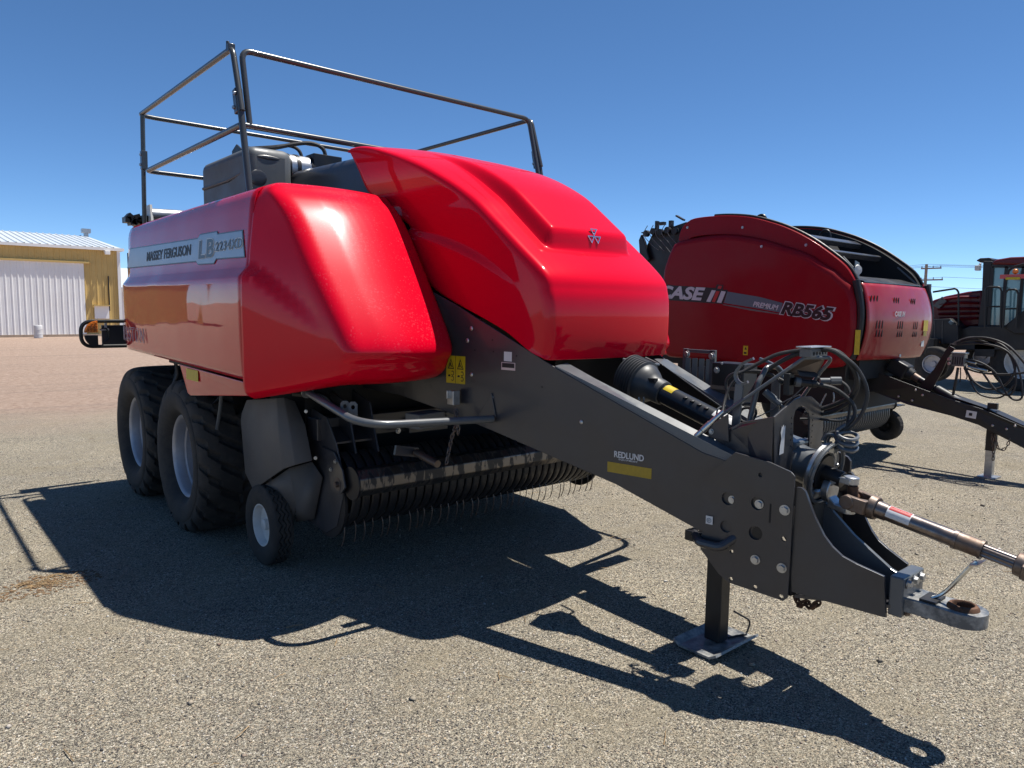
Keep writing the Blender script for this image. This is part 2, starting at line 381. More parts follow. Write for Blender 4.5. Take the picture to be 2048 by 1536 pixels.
# ------------------------------------------------------------------ the setting
def ground_mat():
    m = bpy.data.materials.new('gravel_ground'); m.use_nodes = True; MATS['gravel_ground'] = m
    n = m.node_tree.nodes; l = m.node_tree.links; p = n['Principled BSDF']; p.inputs['Roughness'].default_value = .92; p.inputs['Specular IOR Level'].default_value = .2
    g = n.new('ShaderNodeNewGeometry'); pos = g.outputs['Position']
    def noise(s, d=4, r=.6):
        t = n.new('ShaderNodeTexNoise'); t.inputs['Scale'].default_value = s; t.inputs['Detail'].default_value = d; t.inputs['Roughness'].default_value = r; l.new(pos, t.inputs['Vector']); return t.outputs['Fac']
    def voro(s, feat='F1'):
        t = n.new('ShaderNodeTexVoronoi'); t.inputs['Scale'].default_value = s; t.feature = feat; l.new(pos, t.inputs['Vector']); return t
    def ramp(src, stops):
        r = n.new('ShaderNodeValToRGB'); l.new(src, r.inputs['Fac']); e = r.color_ramp.elements
        e[0].position = stops[0][0]; e[0].color = (*stops[0][1], 1); e[1].position = stops[-1][0]; e[1].color = (*stops[-1][1], 1)
        for q, c in stops[1:-1]:
            k = e.new(q); k.color = (*c, 1)
        return r.outputs['Color']
    def mix(f, a, b, mode='MIX'):
        x = n.new('ShaderNodeMix'); x.data_type = 'RGBA'; x.blend_type = mode
        if isinstance(f, float): x.inputs['Factor'].default_value = f
        else: l.new(f, x.inputs['Factor'])
        for k, s in (('A', a), ('B', b)):
            if isinstance(s, tuple): x.inputs[k].default_value = (*s, 1)
            else: l.new(s, x.inputs[k])
        return x.outputs['Result']
    def rng(src, a, b, c=0., d=1.):
        r = n.new('ShaderNodeMapRange'); r.inputs['From Min'].default_value = a; r.inputs['From Max'].default_value = b; r.inputs['To Min'].default_value = c; r.inputs['To Max'].default_value = d; l.new(src, r.inputs['Value']); return r.outputs['Result']
    v1 = voro(175); v2 = voro(340)
    sx = n.new('ShaderNodeSeparateColor'); l.new(v1.outputs['Color'], sx.inputs['Color'])
    sy = n.new('ShaderNodeSeparateColor'); l.new(v2.outputs['Color'], sy.inputs['Color'])
    stones = [(0, (.018,.018,.024)), (.14, (.042,.040,.042)), (.30, (.115,.103,.083)), (.55, (.225,.206,.158)), (.78, (.36,.335,.265)), (.90, (.38,.29,.19)), (1, (.60,.57,.50))]
    c1 = ramp(sx.outputs['Red'], stones); c2 = ramp(sy.outputs['Green'], [(0, (0.074,0.067,0.063)), (.5, (0.237,0.204,0.152)), (1, (0.326,0.289,0.229))])
    grain = mix(.22, c1, c2)
    big = rng(noise(.55, 6, .65), .35, .65, .0, 1.)
    tint = mix(big, (1.10,1.10,1.12), (1.38,1.36,1.32)); near = mix(1.0, grain, tint, 'MULTIPLY')
    sandm = rng(noise(1.3, 7, .72), .50, .68, 0., .70); near = mix(sandm, near, (.255,.218,.152))
    dk = rng(noise(.9, 6, .7), .60, .74, 0., .55); near = mix(dk, near, (.10,.092,.082))
    tk_ = n.new('ShaderNodeMapping'); tk_.inputs['Rotation'].default_value = (0, 0, radians(24)); tk_.inputs['Scale'].default_value = (.10, 2.2, 1); l.new(pos, tk_.inputs['Vector'])
    tn = n.new('ShaderNodeTexNoise'); tn.inputs['Scale'].default_value = 1.0; tn.inputs['Detail'].default_value = 5; l.new(tk_.outputs['Vector'], tn.inputs['Vector'])
    near = mix(rng(tn.outputs['Fac'], .55, .66, 0., .40), near, (.27,.235,.17))
    # redder gravel further out
    sep = n.new('ShaderNodeSeparateXYZ'); l.new(pos, sep.inputs[0])
    ma = n.new('ShaderNodeMath'); ma.operation = 'MULTIPLY_ADD'; l.new(sep.outputs['X'], ma.inputs[0]); ma.inputs[1].default_value = .28; l.new(sep.outputs['Y'], ma.inputs[2])
    mb = n.new('ShaderNodeMath'); mb.operation = 'MULTIPLY_ADD'; l.new(noise(.35, 5), mb.inputs[0]); mb.inputs[1].default_value = 5.0; l.new(ma.outputs[0], mb.inputs[2])
    pinkf = rng(mb.outputs[0], 13.0, 16.0)
    pink = mix(rng(noise(9, 6, .7), .35, .65), (0.266,0.181,0.137), (0.407,0.311,0.248))
    mpk = n.new('ShaderNodeMapping'); mpk.inputs['Rotation'].default_value = (0, 0, radians(-8)); mpk.inputs['Scale'].default_value = (.12, 1.5, 1); l.new(pos, mpk.inputs['Vector'])
    tr = n.new('ShaderNodeTexNoise'); tr.inputs['Scale'].default_value = 1.0; tr.inputs['Detail'].default_value = 4; l.new(mpk.outputs['Vector'], tr.inputs['Vector'])
    pink = mix(rng(tr.outputs['Fac'], .52, .70, 0., .45), pink, (0.222,0.174,0.144))
    col = mix(pinkf, near, pink); l.new(col, p.inputs['Base Color'])
    # relief: stones, fine grains, wheel ruts
    h1 = rng(v1.outputs['Distance'], 0., .6, 1., 0.); h2 = rng(v2.outputs['Distance'], 0., .6, 1., 0.)
    b1 = n.new('ShaderNodeBump'); b1.inputs['Distance'].default_value = .007; b1.inputs['Strength'].default_value = 1.0; l.new(h1, b1.inputs['Height'])
    b2 = n.new('ShaderNodeBump'); b2.inputs['Distance'].default_value = .003; b2.inputs['Strength'].default_value = .8; l.new(h2, b2.inputs['Height']); l.new(b1.outputs['Normal'], b2.inputs['Normal'])
    b3 = n.new('ShaderNodeBump'); b3.inputs['Distance'].default_value = .05; b3.inputs['Strength'].default_value = .5; l.new(noise(2.2, 5), b3.inputs['Height']); l.new(b2.outputs['Normal'], b3.inputs['Normal'])
    l.new(b3.outputs['Normal'], p.inputs['Normal'])
ground_mat()
g = G(); S = 1500.
g.add([(-S,-S,0),(S,-S,0),(S,S,0),(-S,S,0)], [(0,1,2,3)])
o = build('ground', g, 'gravel_ground', smooth=0, recalc=False); o['kind'] = 'structure'

def rocks(name, n, rmin, rmax, smin, smax, power, label, cx=-3.15, cy=0.0):
    a0 = radians(40.7)
    ang = a0 + (RNG.random(n) - .5) * radians(96); u = RNG.random(n)
    r = np.exp(np.log(rmin) + u * (np.log(rmax) - np.log(rmin)))
    x = cx + np.sin(ang) * r; y = cy + np.cos(ang) * r
    s = smin + (smax - smin) * RNG.random(n) ** power * np.minimum(1.6, .55 + r * .16)
    base = np.array([(1,0,0),(0,1,0),(-1,0,0),(0,-1,0),(.1,.1,.75),(0,0,-.5)], float)
    vs = base[None] * (0.65 + .7 * RNG.random((n, 6, 1))) + (RNG.random((n, 6, 3)) - .5) * .35
    th = RNG.random(n) * 2 * pi; c_, s_ = np.cos(th), np.sin(th)
    X = vs[:,:,0] * c_[:,None] - vs[:,:,1] * s_[:,None]; Y = vs[:,:,0] * s_[:,None] + vs[:,:,1] * c_[:,None]
    P = np.stack([X * s[:,None] + x[:,None], Y * s[:,None] + y[:,None], vs[:,:,2] * s[:,None] * .75 + s[:,None] * .18], 2).reshape(-1, 3)
    tri = np.array([(0,1,4),(1,2,4),(2,3,4),(3,0,4),(1,0,5),(2,1,5),(3,2,5),(0,3,5)])
    F = (tri[None] + (np.arange(n) * 6)[:,None,None]).reshape(-1, 3)
    me = bpy.data.meshes.new(name); me.vertices.add(len(P)); me.vertices.foreach_set('co', P.ravel())
    me.loops.add(len(F) * 3); me.loops.foreach_set('vertex_index', F.ravel().astype(np.int32)); me.polygons.add(len(F))
    me.polygons.foreach_set('loop_start', (np.arange(len(F)) * 3).astype(np.int32)); me.update(calc_edges=True); me.materials.append(MATS['pebble'])
    ob = bpy.data.objects.new(name, me); COL.objects.link(ob); ob['kind'] = 'stuff'; tag(ob, label, 'gravel'); return ob
rocks('gravel', 70000, 1.0, 11.0, .0018, .0065, 2.0, 'loose fine tan and grey gravel strewn over the yard')
rocks('stones', 260, 1.3, 16.0, .008, .022, 3.0, 'scattered larger pale and dark stones on the gravel')

def straws(name, spots, label):
    g = G()
    for (x, y, rad, n, lmin, lmax) in spots:
        for _ in range(n):
            a = random.random() * 2 * pi; r = rad * sqrt(random.random()); px, py = x + cos(a) * r, y + sin(a) * r * .6; t = random.random() * pi; L = random.uniform(lmin, lmax); k = random.uniform(-.3, .3)
            z = .006 + random.random() * .004; d = V((cos(t), sin(t), 0)); q = V((-sin(t), cos(t), 0))
            g.tube([V((px,py,z)) - d*L/2, V((px,py,z+.004)) + q*k*L*.2, V((px,py,z)) + d*L/2], random.uniform(.0012, .0024), n=4, smooth=0)
    ob = build(name, g, 'hay', smooth=0, recalc=False); ob['kind'] = 'stuff'; tag(ob, label, 'straw'); return ob
c = (-2.503, 5.094, 0.000); c2 = (-2.585, 5.057, 0.000); c3 = (-2.031, 5.229, 0.000)
g = G()
for _ in range(420):
    a_ = random.random() * 2 * pi; r_ = .34 * random.random() ** .6; g.ball((c2[0] + .05 + cos(a_) * r_, c2[1] + sin(a_) * r_ * .55, .001), random.uniform(.003, .010), 6, (1.3, 1, .6))
o = build('spilled_soil', g, 'soil', smooth=0, recalc=False); o['kind'] = 'stuff'; tag(o, 'patch of spilled brown soil beside the straw at the left edge', 'soil')
straws('straw_heap', [(c[0],c[1],.15,55,.03,.10), (c2[0],c2[1],.30,40,.02,.08)], 'small heap of spilled tan straw at the edge of the baler shadow')
sp = []
for _ in range(90):
    a = radians(40.7) + (random.random() - .5) * radians(84); r = math.exp(random.uniform(math.log(2.0), math.log(11)))
    sp.append((-3.15 + sin(a) * r, cos(a) * r, .05, 1, .03, .11))
straws('loose_straw', sp, 'loose bits of dry straw lying about on the gravel')

# --- long tan metal shed with a white sliding door
SY = 42.2; xr = (6.171, 42.200, 1.867)[0]; z_eave = (2.352, 42.200, 4.461)[2]; z_door = (2.315, 42.200, 3.672)[2]; x_door = (4.572, 42.200, 1.839)[0]
PITCH = .256; XL = -13.0
shed = thing('metal_shed', 'long tan metal shed with pale ribbed roof and white sliding door', 'shed', (-3, SY + 5, 0))
def ribbed(w, h, d=.035):
    g = G(); pr = [(0,0),(w*.10,-d),(w*.24,-d),(w*.34,0),(w*.66,0),(w*.70,-d*.18),(w*.76,-d*.18),(w*.80,0),(w,0)]
    A = np.array([[(x, y, z) for x, y in pr] for z in (0., h)]); g.grid(A); return g
strip_t = mesh_of(ribbed(PITCH, 1, .028), 'tan_siding', 0, org=(0,0,0), recalc=False, name='wall_panel'); strip_w = mesh_of(ribbed(PITCH, 1, .018), 'white_siding', 0, org=(0,0,0), recalc=False, name='door_panel')
def put_strips(me, name, xa, xb, y, za, zb, par):
    k = int(round((xb - xa) / PITCH))
    for i in range(k): inst(name, me, par, (xa + (xb - xa) * i / k, y, za), scale=((xb - xa) / k / PITCH, 1, zb - za))
wall = build('wall', G().box(((XL + xr) / 2, SY + 5.06, z_eave / 2 - .02), (xr - XL - .02, 10, z_eave - .05)), 'tan_siding', shed, smooth=0)
door_xl = -1.6
put_strips(strip_t, 'wall_panel', XL, door_xl, SY, .12, z_eave, wall)
put_strips(strip_t, 'wall_panel', door_xl, x_door, SY, z_door - .02, z_eave, wall)
put_strips(strip_t, 'wall_panel', x_door, xr, SY, .12, z_eave, wall)
dr = build('sliding_door', G().box(((door_xl + x_door) / 2, SY - .03, z_door / 2 + .04), (x_door - door_xl, .05, z_door - .08)), 'white_siding', shed, smooth=0)
put_strips(strip_w, 'door_panel', door_xl, x_door, SY - .06, .10, z_door, dr)
build('door_track', G().box(((door_xl + x_door) / 2, SY - .10, z_door + .04), (x_door - door_xl + .5, .10, .09)), 'tan_siding', shed, smooth=0)
build('corner_trim', G().box((xr, SY - .02, z_eave / 2 + .05), (.14, .12, z_eave - .1)), 'white_siding', shed, smooth=0)
build('base_sill', G().box(((XL + xr) / 2, SY - .02, .06), (xr - XL, .16, .12)), 'concrete', shed, smooth=0)
z_ridge = (6.640, 50.200, 5.615)[2]; yr = SY + 8.0
g = G(); x0, x1 = XL - .3, xr + .25
g.prism([(x0, SY - .09, z_eave + .02), (x0, yr, z_ridge), (x0, 2 * yr - SY + .09, z_eave + .02), (x0, 2 * yr - SY + .09, z_eave - .08), (x0, SY - .09, z_eave - .08)], (x1 - x0, 0, 0))
roof = build('roof', g, 'roof_metal', shed, smooth=0)
rl = hypot(yr - SY + .09, z_ridge - z_eave); rp = G(); d = .045; w = PITCH * 1.25
A = np.array([[(x, y * rl, z) for x, z in ((0,0),(w*.10,d),(w*.22,d),(w*.32,0),(w,0))] for y in (0., 1.)]); rp.grid(A)
rme = mesh_of(rp, 'roof_metal', 0, org=(0,0,0), recalc=False, name='roof_panel'); sl = math.atan2(z_ridge - z_eave, yr - SY + .09)
k = int((x1 - x0) / w)
for i in range(k): inst('roof_panel', rme, roof, (x0 + i * w, SY - .10, z_eave + .045), Matrix.Rotation(sl, 3, 'X'))
build('gutter', G().box(((x0 + x1) / 2, SY - .14, z_eave - .02), (x1 - x0, .12, .14)), 'white_siding', shed, smooth=0)
v = (6.211, 50.000, 5.718)
rv = build('roof_vent', G().box((v[0], 50.0, z_ridge + .08), (.22, .22, .35)).box((v[0], 50.0, z_ridge + .34), (.46, .4, .24)), 'galvanised', shed, smooth=0)
f = (5.554, 42.000, 4.310); q = build('flood_light', G().box((f[0], SY - .18, f[2]), (.10, .3, .08)).box((f[0] + .06, SY - .30, f[2] - .06), (.24, .16, .2)), 'white_siding', shed, smooth=0, bevel=.02)
w0 = (4.966, 42.100, 1.543); w1 = (5.621, 42.100, 0.833)
wd = build('wall_hatch', G().box(((w0[0] + w1[0]) / 2, SY - .06, (w0[2] + .9) / 2), (w1[0] - w0[0], .10, w0[2] - .9)), 'white_siding', shed, smooth=0)
build('hatch_hood', G().box(((w0[0] + w1[0]) / 2, SY - .14, w0[2] + .03), (w1[0] - w0[0] + .1, .24, .06)), 'tan_siding', wd, smooth=0)
pp = (5.655, 42.100, 2.878); build('conduit', G().cyl((pp[0], SY - .08, pp[2] + .2), (pp[0], SY - .08, 1.3), .03, n=10), 'black_paint', shed)

b0 = (2.337, 41.000, 0.096)
br = thing('white_drum', 'white plastic drum standing in front of the white shed door', 'drum', (b0[0], 41.0, 0))
g = G(); g.lathe([(0,0),(.17,0),(.185,.02),(.185,.19),(.194,.20),(.185,.21),(.185,.41),(.194,.42),(.185,.43),(.185,.58),(.17,.61),(0,.61)], (b0[0], 41.0, 0), (0,0,1), 28)
build('barrel_body', g, 'white_decal', br); build('bung', G().cyl((b0[0] + .09, 41.0, .61), (b0[0] + .09, 41.0, .63), .03, n=12), 'white_siding', br)
world_origin()
s2 = (11.081, 64.000, 3.521)
s2t = thing('white_shed', 'white metal shed just showing past the corner of the tan shed', 'shed', (s2[0] + 5, 70, 0))
zt = (11.380, 64.000, 2.943)[2]; zp = (12.610, 70.000, 4.723)[2]
build('wall', G().box((s2[0] + 5, 70, zt / 2), (10, 12, zt - .02)), 'white_siding', s2t, smooth=0)
xa, xb = s2[0] - .4, s2[0] + 10.4
g = G(); g.prism([(xa, 63.6, zt), (xa, 70, zp), (xa, 76.4, zt), (xa, 76.4, zt - .12), (xa, 63.6, zt - .12)], (xb - xa, 0, 0)); rf = build('roof', g, 'roof_metal', s2t, smooth=0)
world_origin()

# --- power line far off
pb = (112.000, 41.959, 6.624); PXX, PYY = pb[0], pb[1]; zt = (112.000, 42.108, 8.858)[2]; za = (112.000, 42.070, 8.282)[2]; zb = (112.000, 41.959, 6.624)[2]
pole = thing('utility_pole', 'far wooden utility pole with crossarms rising behind the round baler', 'utility pole', (PXX, PYY, 0))
build('pole', G().cyl((PXX, PYY, 0), (PXX, PYY, zt), .26, .19, n=12), 'wood_pole', pole)
for i, (z, a, b) in enumerate(((za, -2.0, .7), (zb, -2.3, .7))):
    arm = build('crossarm', G().box((PXX, PYY + (a + b) / 2 , z), (.16, b - a, .2)), 'wood_pole', pole, smooth=0)
    for y in (a + .1, a * .45, b - .1): build('insulator', G().cyl((PXX, PYY + y, z + .1), (PXX, PYY + y, z + .38), .09, .05, n=8), 'galvanised', arm)
build('transformer', G().cyl((PXX, PYY - .55, zb - 1.6), (PXX, PYY - .55, zb - .6), .3, n=14), 'charcoal_light', pole)
tag(pole, pole['label'], 'utility pole')
world_origin()
for i, (z, y) in enumerate(((zt + .05, 0), (za + .38, -1.9), (za + .38, .6), (zb + .38, -2.2), (zb - .9, 0))):
    pts = [(PXX + .2, PYY + y + s * 60 + 0.0, z + (1 - abs(1 - abs(s))) * 0 - 1.1 * (1 - (2 * (abs(s) % 1) - 1) ** 2)) for s in np.linspace(-1, 1, 25)]
    w_ = build('power_line', G().tube(pts, .022, n=5), 'wire'); tag(w_, ['topmost thin power line over the utility pole tip', 'right power line on the upper crossarm of the far pole', 'left power line on the upper crossarm of the far pole', 'power line on the lower crossarm of the far pole', 'lowest power line on the far utility pole'][i], 'power line', 'power lines on the far pole')

# ------------------------------------------------------------------ the large square baler (centreline x = 0, front towards -y)
baler = thing('square_baler', 'large red square baler with dark drawbar and tall top railing, nearest the viewer', 'baler', (0, 5, 0))
B = baler
# ---- side panels
def side_panel(sgn):
    # rows by height: (x, z) profile; the lower half stands proud below the crease
    top = [(-1.36,2.398),(-1.42,2.393),(-1.46,2.378),(-1.487,2.352),(-1.503,2.31),(-1.512,2.25),(-1.525,2.1),(-1.536,1.96),(-1.541,1.925),(-1.545,1.912),(-1.583,1.868),(-1.588,1.852),(-1.590,1.82)]
    rows = []
    NY = 40
    for k, (x, z) in enumerate(top):
        yr_ = crv([1.85,1.92,2.3,2.35,2.398], [7.07,6.98,7.04,7.045,7.07], max(1.85, z)); yf = 4.200
        rows.append([(x, yf + (yr_ - yf) * j / NY, z - .012 * ((j / NY) ** 2 if z > 2.3 else 0)) for j in range(NY + 1)])
    for q in range(1, 15):
        t = q / 14; r = []
        for j in range(NY + 1):
            yr_ = 7.07 + .18 * t; y = 4.200 + (yr_ - 4.200) * j / NY; zb = 1.262 + (1.312 - 1.262) * (y - 4.2) / 3.05; z = 1.82 + (zb - 1.82) * t
            r.append((-1.590 + .018 * t ** 3, y, z))
        rows.append(r)
    A = np.array(rows); A[:,:,0] += np.where(A[:,:,2] < 1.9, .06, .0) * np.clip((A[:,:,1] - 6.85) / .35, 0, 2) ** 2; A[:,:,0] *= -sgn
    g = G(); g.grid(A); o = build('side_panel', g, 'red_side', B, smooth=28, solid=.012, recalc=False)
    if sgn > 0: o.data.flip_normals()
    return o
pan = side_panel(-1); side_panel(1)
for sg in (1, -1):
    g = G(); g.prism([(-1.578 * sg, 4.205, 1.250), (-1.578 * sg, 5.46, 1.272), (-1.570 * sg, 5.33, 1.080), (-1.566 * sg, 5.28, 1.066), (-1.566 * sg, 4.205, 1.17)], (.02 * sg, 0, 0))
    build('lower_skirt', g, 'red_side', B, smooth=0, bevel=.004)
# ---- front corner fairings
def fairing(sgn):
    zs = [1.19,1.215,1.25,1.32,1.45,1.84,2.14,2.28,2.345,2.375,2.39,2.396]
    seamz = [1.165,1.185,1.22,1.30,1.44,1.84,2.14,2.28,2.345,2.375,2.39,2.396]
    frz =  [1.285,1.305,1.335,1.40,1.50,1.84,2.14,2.28,2.345,2.375,2.39,2.396]
    Xs =  [-1.53,-1.565,-1.583,-1.588,-1.588,-1.588,-1.560,-1.535,-1.505,-1.475,-1.43,-1.37]
    Xc =  [-1.27,-1.30,-1.32,-1.335,-1.335,-1.385,-1.405,-1.43,-1.44,-1.415,-1.37,-1.31]
    Yc =  [3.60,3.53,3.475,3.43,3.405,3.628,3.845,3.972,4.06,4.10,4.13,4.16]
    NR = 110; NC = 84; rows = []
    par = list(range(len(zs)))
    for i in range(NR):
        t = (len(zs) - 1) * i / (NR - 1)
        f = lambda a: crv(par, a, t)
        sz, fz, xs_, xc, yc = f(seamz), f(frz), f(Xs), f(Xc), f(Yc)
        ysm = 4.192; rad = .10 + .05 * sstep(2.1, 2.4, sz)
        yin = yc + .10; xin = -.66
        ysm_ = ysm
        fr = [(xc + (xin - xc) * u, yc - .23 * u + .29 * u * u, fz) for u in np.linspace(0, 1, 16)]
        P = bent([(xs_, ysm_, sz), fr[0], fr[4]], rad, 12)[:-1] + [V(q) for q in fr[4:]]
        P = [p for p in P]
        s0 = P[0]; line = resample(P, NC); r = []
        Lside = hypot(xs_ - xc, ysm_ - yc); tot = sum(np.linalg.norm(P[k+1]-P[k]) for k in range(len(P)-1))
        for k, p in enumerate(line):
            s = (k / (NC - 1) * tot) / max(Lside, .05)
            zc = 1.895 - .42 * max(0, s) ** 1.7; amp = .047 * max(0., 1 - s / .85) * (sstep(1.2,1.6,p[2]))
            if s < .85 and sz < 2.42: p = p + V((amp * sstep(zc - .022, zc + .022, p[2]) , amp * .25 * sstep(zc - .022, zc + .022, p[2]), 0)) - V((0, 0, 0))
            r.append(p)
        rows.append(r)
    # the top runs back behind the seam
    last = rows[-1]; rows.append([V((p[0] + .03 * (1 - min(1, k / 30)), p[1] + .38 * min(1, k / 30), 2.398)) for k, p in enumerate(last)])
    A = np.array(rows); A[:,:,0] *= -sgn
    g = G(); g.grid(A); o = build('front_fairing', g, 'red_faded', B, smooth=40, solid=.014, recalc=False)
    if sgn < 0: o.data.flip_normals()
    return o
fr_r = fairing(-1); fairing(1)
# ---- front hood
def hood():
    prof_y = [2.752,2.735,2.732,2.745,2.79,2.98,3.19,3.40,3.80,4.22,4.57]
    prof_z = [1.432,1.52,1.70,1.80,1.89,2.045,2.205,2.35,2.565,2.715,2.785]
    NR = 170; rows = []
    par = list(range(len(prof_y)))
    for i in range(NR):
        t = (len(par) - 1) * i / (NR - 1); yf = crv(par, prof_y, t); z = crv(par, prof_z, t)
        # where the side sheet ends behind
        yb = crv([1.43,1.47,1.58,1.82,2.10,2.155,2.20,2.30,2.43,2.60,2.81], [2.80,2.90,3.10,3.70,3.985,4.01,3.96,4.13,4.35,4.46,4.60], z)
        yb = max(yb, yf + .03)
        wf = .503 + .100 * (yf - 2.73); wb = .503 + .100 * (yb - 2.73)
        rad = .110 + .060 * sstep(1.75, 2.3, z); bow = .050
        half = [(-wb, yb, z)] + [(-wf * q, yf + bow * q * q, z) for q in (1, .86, .72, .58, .44, .3, .15, 0)]
        P = bent(half[:3], rad, 12)[:-1] + [V(h) for h in half[2:]]
        tk = 92; S_ = 26
        # same share of columns on the side and on the front in every row
        c0 = min(range(len(P)), key=lambda k: np.linalg.norm(P[k] - V(half[1])))
        fc = [V((-x, yf + bow * (x / wf) ** 2, z)) for x in list(np.linspace(.36, .305, 12)) + list(np.linspace(.30, 0, 26)[1:])]
        line = resample(P[:c0 + 1], S_ + 1)[:-1] + resample([p for p in P[c0:] if p[0] < -.362] + [fc[0]], 26)[:-1] + fc
        line = line + [p * V((-1, 1, 1)) for p in line[-2::-1]]
        r = []
        for p in line:
            ax_ = abs(p[0]); q = p.copy()
            # raised centre scoop, its front lip above the badge
            yl = 2.985 - .03 * (1 - (ax_ / .34) ** 2)
            m = 1 - sstep(.302, .358, ax_)
            h = .084 * m * sstep(yl - .010, yl + .042, p[1]) * (1 - sstep(3.2, 4.25, p[1]))
            q[2] += h; q[1] -= h * .35
            q[2] += .03 * (1 - min(1, (ax_ / .62)) ** 2) * sstep(2.1, 2.5, z)
            # swept step along the flank
            if ax_ > .40 and p[1] > 2.9:
                zc = crv([2.95, 3.3, 3.7, 4.05], [1.79, 1.975, 2.11, 2.175], p[1]); amp = .032 * sstep(2.95, 3.6, p[1])
                q[0] -= math.copysign(amp * sstep(zc - .03, zc + .03, p[2]) * (1 - sstep(2.3, 2.6, p[2])), p[0]) * sstep(.45, .5, ax_)
            q[2] -= .030 * max(0., (p[1] - 4.42) / .17) ** 2
            r.append(q)
        rows.append(r)
    g = G(); g.grid(np.array(rows)); o = build('front_hood', g, 'red_gelcoat', B, smooth=40, solid=.012, recalc=False)
    o.data.flip_normals()
    return o
hd = hood()
# badge: three open chrome triangles
from mathutils.bvhtree import BVHTree
bvh = BVHTree.FromPolygons([v.co + Vector(ORG) for v in hd.data.vertices], [tuple(p.vertices) for p in hd.data.polygons])
g = G(); hits = [bvh.ray_cast(Vector((0, 1.0, zz)), Vector((0, 1, 0)))[0] for zz in (2.080, 2.10, 2.12, 2.140)]
hit = bvh.ray_cast(Vector((0, 1.0, 2.13)), Vector((0, 1, 0))); bx = V((1, 0, 0)); by = unit(V(hits[3]) - V(hits[0])); bn = np.cross(bx, by); bc = V((0, min(h_[1] for h_ in hits), 2.132)) + V((0, .012, 0)); bc = V(hits[0]) * .35 + V(hits[3]) * .65 + bn * (max(float(np.dot(V(h_) - V(hits[0]), bn)) for h_ in hits) + .004)
def tri(cx_, cy_, w, h):
    P = [(cx_ - w, cy_ + h), (cx_ + w, cy_ + h), (cx_, cy_ - h)]
    c3 = [(sum(p[0] for p in P) / 3, sum(p[1] for p in P) / 3)] * 3
    inn = [(p[0] * .58 + c[0] * .42, p[1] * .58 + c[1] * .42) for p, c in zip(P, c3)]
    to = lambda p: bc + bx * p[0] + by * p[1] - bn * 0 + bn * .004
    g.prism([to(p) for p in P], bn * .006, [[to(p) for p in inn]])
tri(0, .024, .030, .022); tri(-.026, -.020, .030, .023); tri(.026, -.020, .030, .023)
build('badge', g, 'chrome', hd, smooth=0, bevel=.001)
# ---- body behind the skins
build('chassis_body', G().box((0, 6.05, 1.76), (2.86, 2.8, .8)).box((0, 4.9, 1.9), (2.3, .7, .85)).box((0, 7.3, 1.3), (1.4, 1.2, 1.0)), 'black_dark', B, smooth=0)
g = G(); g.prism([(-.56,3.4,1.64),(-.56,4.0,2.10),(-.56,4.5,2.58),(-.56,4.9,2.2),(-.56,4.3,1.3)], (1.12, 0, 0)); build('inner_bulkhead', g, 'black_dark', B, smooth=0)
g = G(); g.prism([(-.60,3.78,1.28),(-1.25,3.75,1.30),(-1.45,4.25,1.22),(-1.5,6.0,1.25),(1.5,6.0,1.25),(1.45,4.25,1.22),(1.25,3.75,1.30),(.60,3.78,1.28)], (0, 0, .04)); build('floor_plate', g, 'black_dark', B, smooth=0)
for sg in (-1, 1):
    g = G(); A = []
    for t in np.linspace(0, 1, 14):
        y = 4.36 + 2.14 * t; zt = 2.742 + .045 * t; x = .590 + .09 * t
        A.append([(x + .045, y, 2.25), (x + .025, y, 2.45), (x, y, zt - .10), (x - .012, y, zt - .04), (x - .045, y, zt - .008), (x - .12, y, zt + .012), (x - .3, y, zt + .02)])
    A = np.array(A); A[:,:,0] *= sg; g.grid(A); build('flank_shroud', g, 'charcoal', B, smooth=45, solid=.008)
build('top_deck', G().box((0, 5.7, 2.70), (1.0, 2.1, .06)), 'charcoal', B, smooth=0)
build('top_cover', G().box((0, 5.75, 2.33), (2.72, 2.6, .05)), 'charcoal', B, smooth=0)
# ---- decals on the side panel (flat print)
XD = V((0, -1, 0)); ZD = V((0, 0, 1))
UPT = unit((.083, 0, 1))       # the upper panel leans in
def on_up(y, z): return V((-1.5405 + (z - 1.925) * .083, y, z))
def band(name, pts, m, lift, par=pan):
    P = [on_up(y, z) + V((-lift, 0, 0)) for y, z in pts]; g = G(); g.prism(P, (-.0008, 0, 0)); return build(name, g, m, par, smooth=0)
def yz(p): return (p[1], p[2])
bd = [(-1.530, 6.943, 2.168), (-1.530, 5.149, 2.143), (-1.530, 5.105, 2.166), (-1.530, 4.776, 2.163), (-1.530, 4.759, 2.146), (-1.530, 4.334, 2.140), (-1.530, 4.275, 1.975), (-1.530, 4.763, 1.984), (-1.530, 4.802, 1.957), (-1.530, 5.114, 1.962), (-1.530, 5.154, 1.984), (-1.530, 7.004, 2.000)]
band('model_stripe', [yz(p) for p in bd], 'slate_decal', .002)
cen = V(bd).mean(0); inn = []
for p in bd: q = V(p); inn.append((q[1] + (-.012 if q[1] > cen[1] + .5 else .010 if q[1] < cen[1] - .6 else 0), q[2] - math.copysign(.007, q[2] - 2.07)))
band('model_stripe_face', inn, 'silver_decal', .0032)
def side_text(name, s, p0, p1, m, bold=.02, lift=.0045, shear=0, up=None, par=pan, spacing=1.0, line=0.):
    # p0 lower-left and p1 upper-right corner of the word on the panel
    p0 = V(p0); p1 = V(p1); w = abs(p1[1] - p0[1]); h = abs(p1[2] - p0[2])
    o = on_up(p0[1], p0[2]) if up is None else V((up, p0[1], p0[2]))
    return lettering(name, s, o + V((-lift, 0, 0)), XD, UPT if up is None else ZD, w, h, m, par, bold=bold, shear=shear, spacing=spacing, line=line)
side_text('maker_name', 'MASSEY FERGUSON', (-1.530, 6.381, 2.035), (-1.530, 5.279, 2.110), 'ink', bold=.018)
